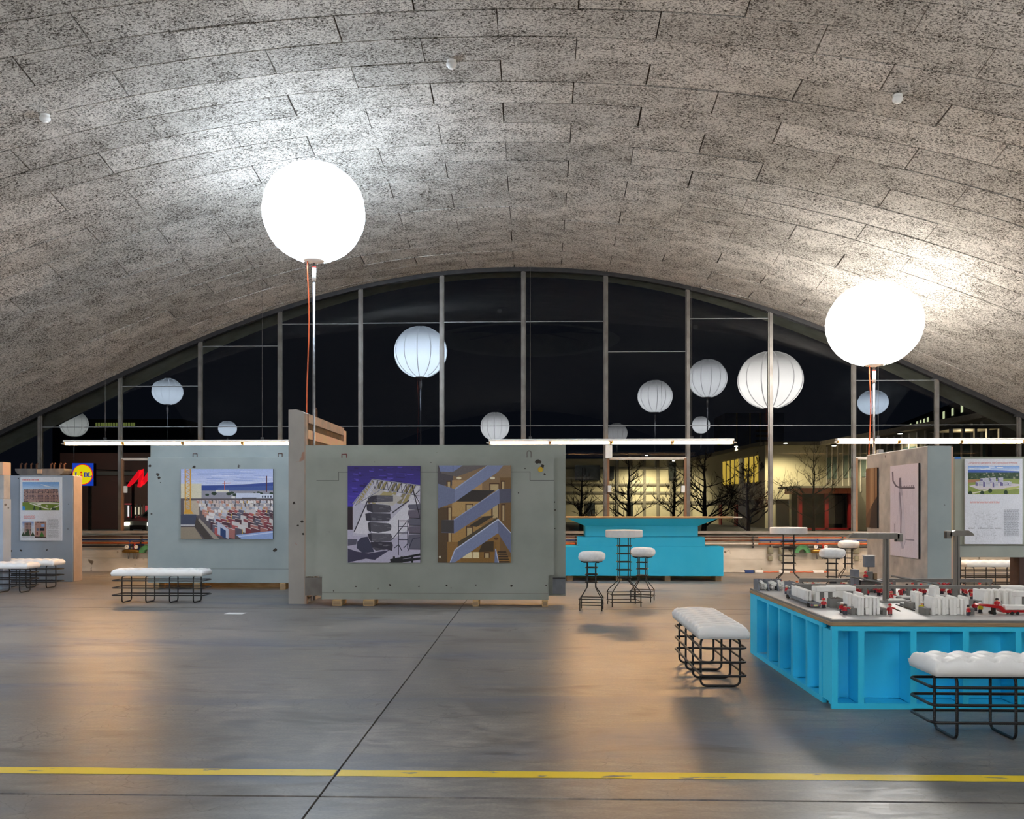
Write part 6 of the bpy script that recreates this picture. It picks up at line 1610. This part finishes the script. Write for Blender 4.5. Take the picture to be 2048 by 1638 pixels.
def glyph(body, size, x, z_, y, name, col, parent, shear=0.0, bold=0.0):
    fc = bpy.data.curves.new(name, 'FONT'); fc.body = body; fc.size = size; fc.extrude = 0.01; fc.align_x = 'CENTER'; fc.shear = shear; fc.offset = bold
    fo = bpy.data.objects.new(name, fc); COL.objects.link(fo); bpy.context.view_layer.update()
    me = bpy.data.meshes.new_from_object(fo.evaluated_get(bpy.context.evaluated_depsgraph_get())); bpy.data.objects.remove(fo)
    for v in me.vertices: v.co = Vector((x + v.co.x, y - v.co.z, z_ + v.co.y))
    ca = me.color_attributes.new('Col', 'FLOAT_COLOR', 'CORNER'); ca.data.foreach_set('color', list(lin(col)) * len(me.loops))
    me.materials.clear(); me.materials.append(M_SIGN); return link(name, me, parent)
NAVY = (20, 40, 150)
mb = MB(); fh = hs * 0.42; zl = zc - fh * 0.55
def slabl(x, parts):
    for a, b, c_, d in parts: mb.box(x + a * fh, x + b * fh, -0.075, -0.06, zl + c_ * fh, zl + d * fh, NAVY)
slabl(-hs * 0.72, ((0.12, .38, 0, 1), (0, .5, .88, 1), (0, .95, 0, .14), (.82, .95, 0, .38)))            # L
slabl(hs * 0.14, ((0.08, .32, 0, 1), (0, .7, .87, 1), (0, .7, 0, .13), (.62, .85, .1, .9)))               # D
slabl(hs * 0.53, ((0.1, .34, 0, 1), (0, .46, .88, 1), (0, .88, 0, .14), (.76, .88, 0, .36)))              # L
mb.build('lettering', M_SIGN, sg)
mb = MB(); q = fh * 0.34
mb.prism([(-hs * .11, zl + fh * .28), (-hs * .11 + q, zl + fh * .28 - q), (-hs * .11, zl + fh * .28 - 2 * q), (-hs * .11 - q, zl + fh * .28 - q)], lambda a, b, d: (a, d, b + q * .9), -0.075, -0.06, (226, 40, 30)); mb.disc_y(-hs * .11, zl + fh * 1.02, q * .62, -0.075, 14, (226, 40, 30), 0.015); mb.build('red_letter_i', M_SIGN, sg)
# slanted red letter sign
YR = 46.0; c = at(275, 975, YR)
rs = thing('letter_sign', 'slanted glowing red letter M sign outside above the shop front', 'shop sign', (c.x, YR, -0.03))
def rp(px, py): p = at(px, py, YR); return (p.x - c.x, p.z + 0.03)
mb = MB()
for poly in ([(254, 974), (262, 962), (279, 940), (287, 939), (287, 944), (268, 967), (259, 974)], [(281, 944), (288, 938), (287, 956), (283, 966), (288, 963), (287, 970), (281, 975), (276, 974), (279, 958)], [(285, 962), (297, 944), (308, 938), (304, 950), (290, 968), (284, 972)], [(300, 946), (308, 938), (306, 972), (299, 974)]):
    mb.prism([rp(*q) for q in poly], lambda a, b, d: (a, d, b), -0.1, 0.0, (240, 20, 36))
mb.build('letter', M_SIGN, rs)
MB().box(-0.6, 0.9, 0.0, 0.08, rp(275, 968)[1], rp(275, 964)[1]).build('mounting_bar', M_DARKST, rs)
for s in (-.3, .6): MB().box(s - .05, s + .05, 0.08, .2, 0, rp(275, 964)[1]).build('post', M_DARKST, rs)
# shop front behind
YF = 55.0; xa, xb = gx(120, YF), gx(330, YF)
sf = thing('shop_front', 'dark shop building with a small lit entrance at left', 'building', ((xa + xb) / 2, YF, -0.03))
ox = (xa + xb) / 2
MB().box(xa - ox, xb - ox, 0, 6, 0, gz(230, 905, YF)).build('wall', pmat('dark_red_wall', (60, 30, 28), (46, 26, 26), .6, .8), sf)
MB().box(gx(185, YF) - ox, xb - ox, -1.0, 0, gz(230, 950, YF), gz(230, 943, YF)).build('canopy', M_DARKB, sf)
M_LIT1 = emat('lit_white_shop', (1.0, 0.92, 0.95), 1.1); M_LIT2 = emat('lit_red_shop', (0.9, 0.1, 0.12), 0.5); M_LIT3 = emat('lit_warm_shop', (1.0, 0.85, 0.6), .7)
for (pa, pb, ya, yb, m) in ((254, 262, 1010, 1032, M_LIT1), (263, 267, 1012, 1032, M_LIT2), (268, 284, 1013, 1028, M_LIT3), (254, 285, 1032, 1034, M_LIT2), (250, 270, 1006, 1008, M_LIT2), (287, 300, 1010, 1030, M_LIT2)):
    MB().box(gx(pa, YF) - ox, gx(pb, YF) - ox, -0.06, 0.0, gz(230, yb, YF), gz(230, ya, YF)).build('lit_window', m, sf)
for k in range(6): MB().box(gx(253 + k * 7, YF) - ox, gx(253 + k * 7, YF) - ox + .1, -.12, -.06, gz(230, 1034, YF), gz(230, 1008, YF)).build('window_bar', M_DARKST, sf)
ld = bpy.data.lights.new('shop_light', 'POINT'); ld.energy = 800; ld.color = (1, .9, .7); ld.shadow_soft_size = 0.3
lo = bpy.data.objects.new('shop_light', ld); COL.objects.link(lo); lo.parent = sf; lo.location = (gx(262, YF) - ox, -6, 3.4)
MB().tube([(gx(262, YF) - ox, -6, 3.5), (gx(262, YF) - ox, 0, 3.6)], 0.04, 6).build('lamp_arm', M_DARKST, sf)
# parked car, front towards the viewer
YK = 38.0; xk = gx(276, YK)
car = thing('car', 'pale car parked outside seen between the left panels', 'car', (xk, YK, -0.03), -0.35)
M_CAR = pmat('pale_car_paint', (222, 214, 190), (214, 206, 182), 3, 0.25)
body = [(0, .28), (0.02, .62), (.12, .80), (1.0, .98), (1.7, 1.45), (2.9, 1.5), (3.9, 1.05), (4.3, .95), (4.35, .35), (4.2, .26), (.15, .24)]
MB().prism(body, lambda a, b, d: (d, a, b), -.86, .86).build('body', M_CAR, car)
MB().prism([(1.02, .99), (1.68, 1.42), (1.72, 1.42), (1.72, .98)], lambda a, b, d: (d, a - .02, b + .012), -.72, .72).build('windscreen', M_DGLASS, car)
MB().bbox(-.45, .45, -.03, .02, .38, .62, .02).build('grille', M_BLACK, car)
for s in (-1, 1):
    MB().bbox(s * .66 - .16, s * .66 + .16, -.02, .06, .60, .74, .02).build('headlamp', emat('headlamp', (1, .97, .9), 3.0), car)
    for yy in (.8, 3.4): MB().prism(arc(yy, .31, .31, 0, 345, 15), lambda a, b, d: (d, a, b), s * .78 - .1, s * .78 + .1).build('wheel', M_RUBBER, car)
MB().bbox(-.25, .25, -.05, -.02, .34, .44, .01).build('number_plate', M_WHITEP, car)
# far lit band at left
fb = thing('distant_block', 'far dark block with a row of greenish lit windows at left', 'building', (gx(235, 120), 120, -0.03))
MB().box(-9, 9, 0, 8, 0, gz(235, 838, 120)).build('facade', M_DARKB, fb)
for k in range(16):
    px = 191 + k * 5; x = gx(px, 119.9) - gx(235, 120)
    MB().box(x, x + .22, -.1, 0, gz(235, 852, 120), gz(235, 845, 120)).build('window', emat('dim_green_window', (.5, .6, .16), .22), fb)
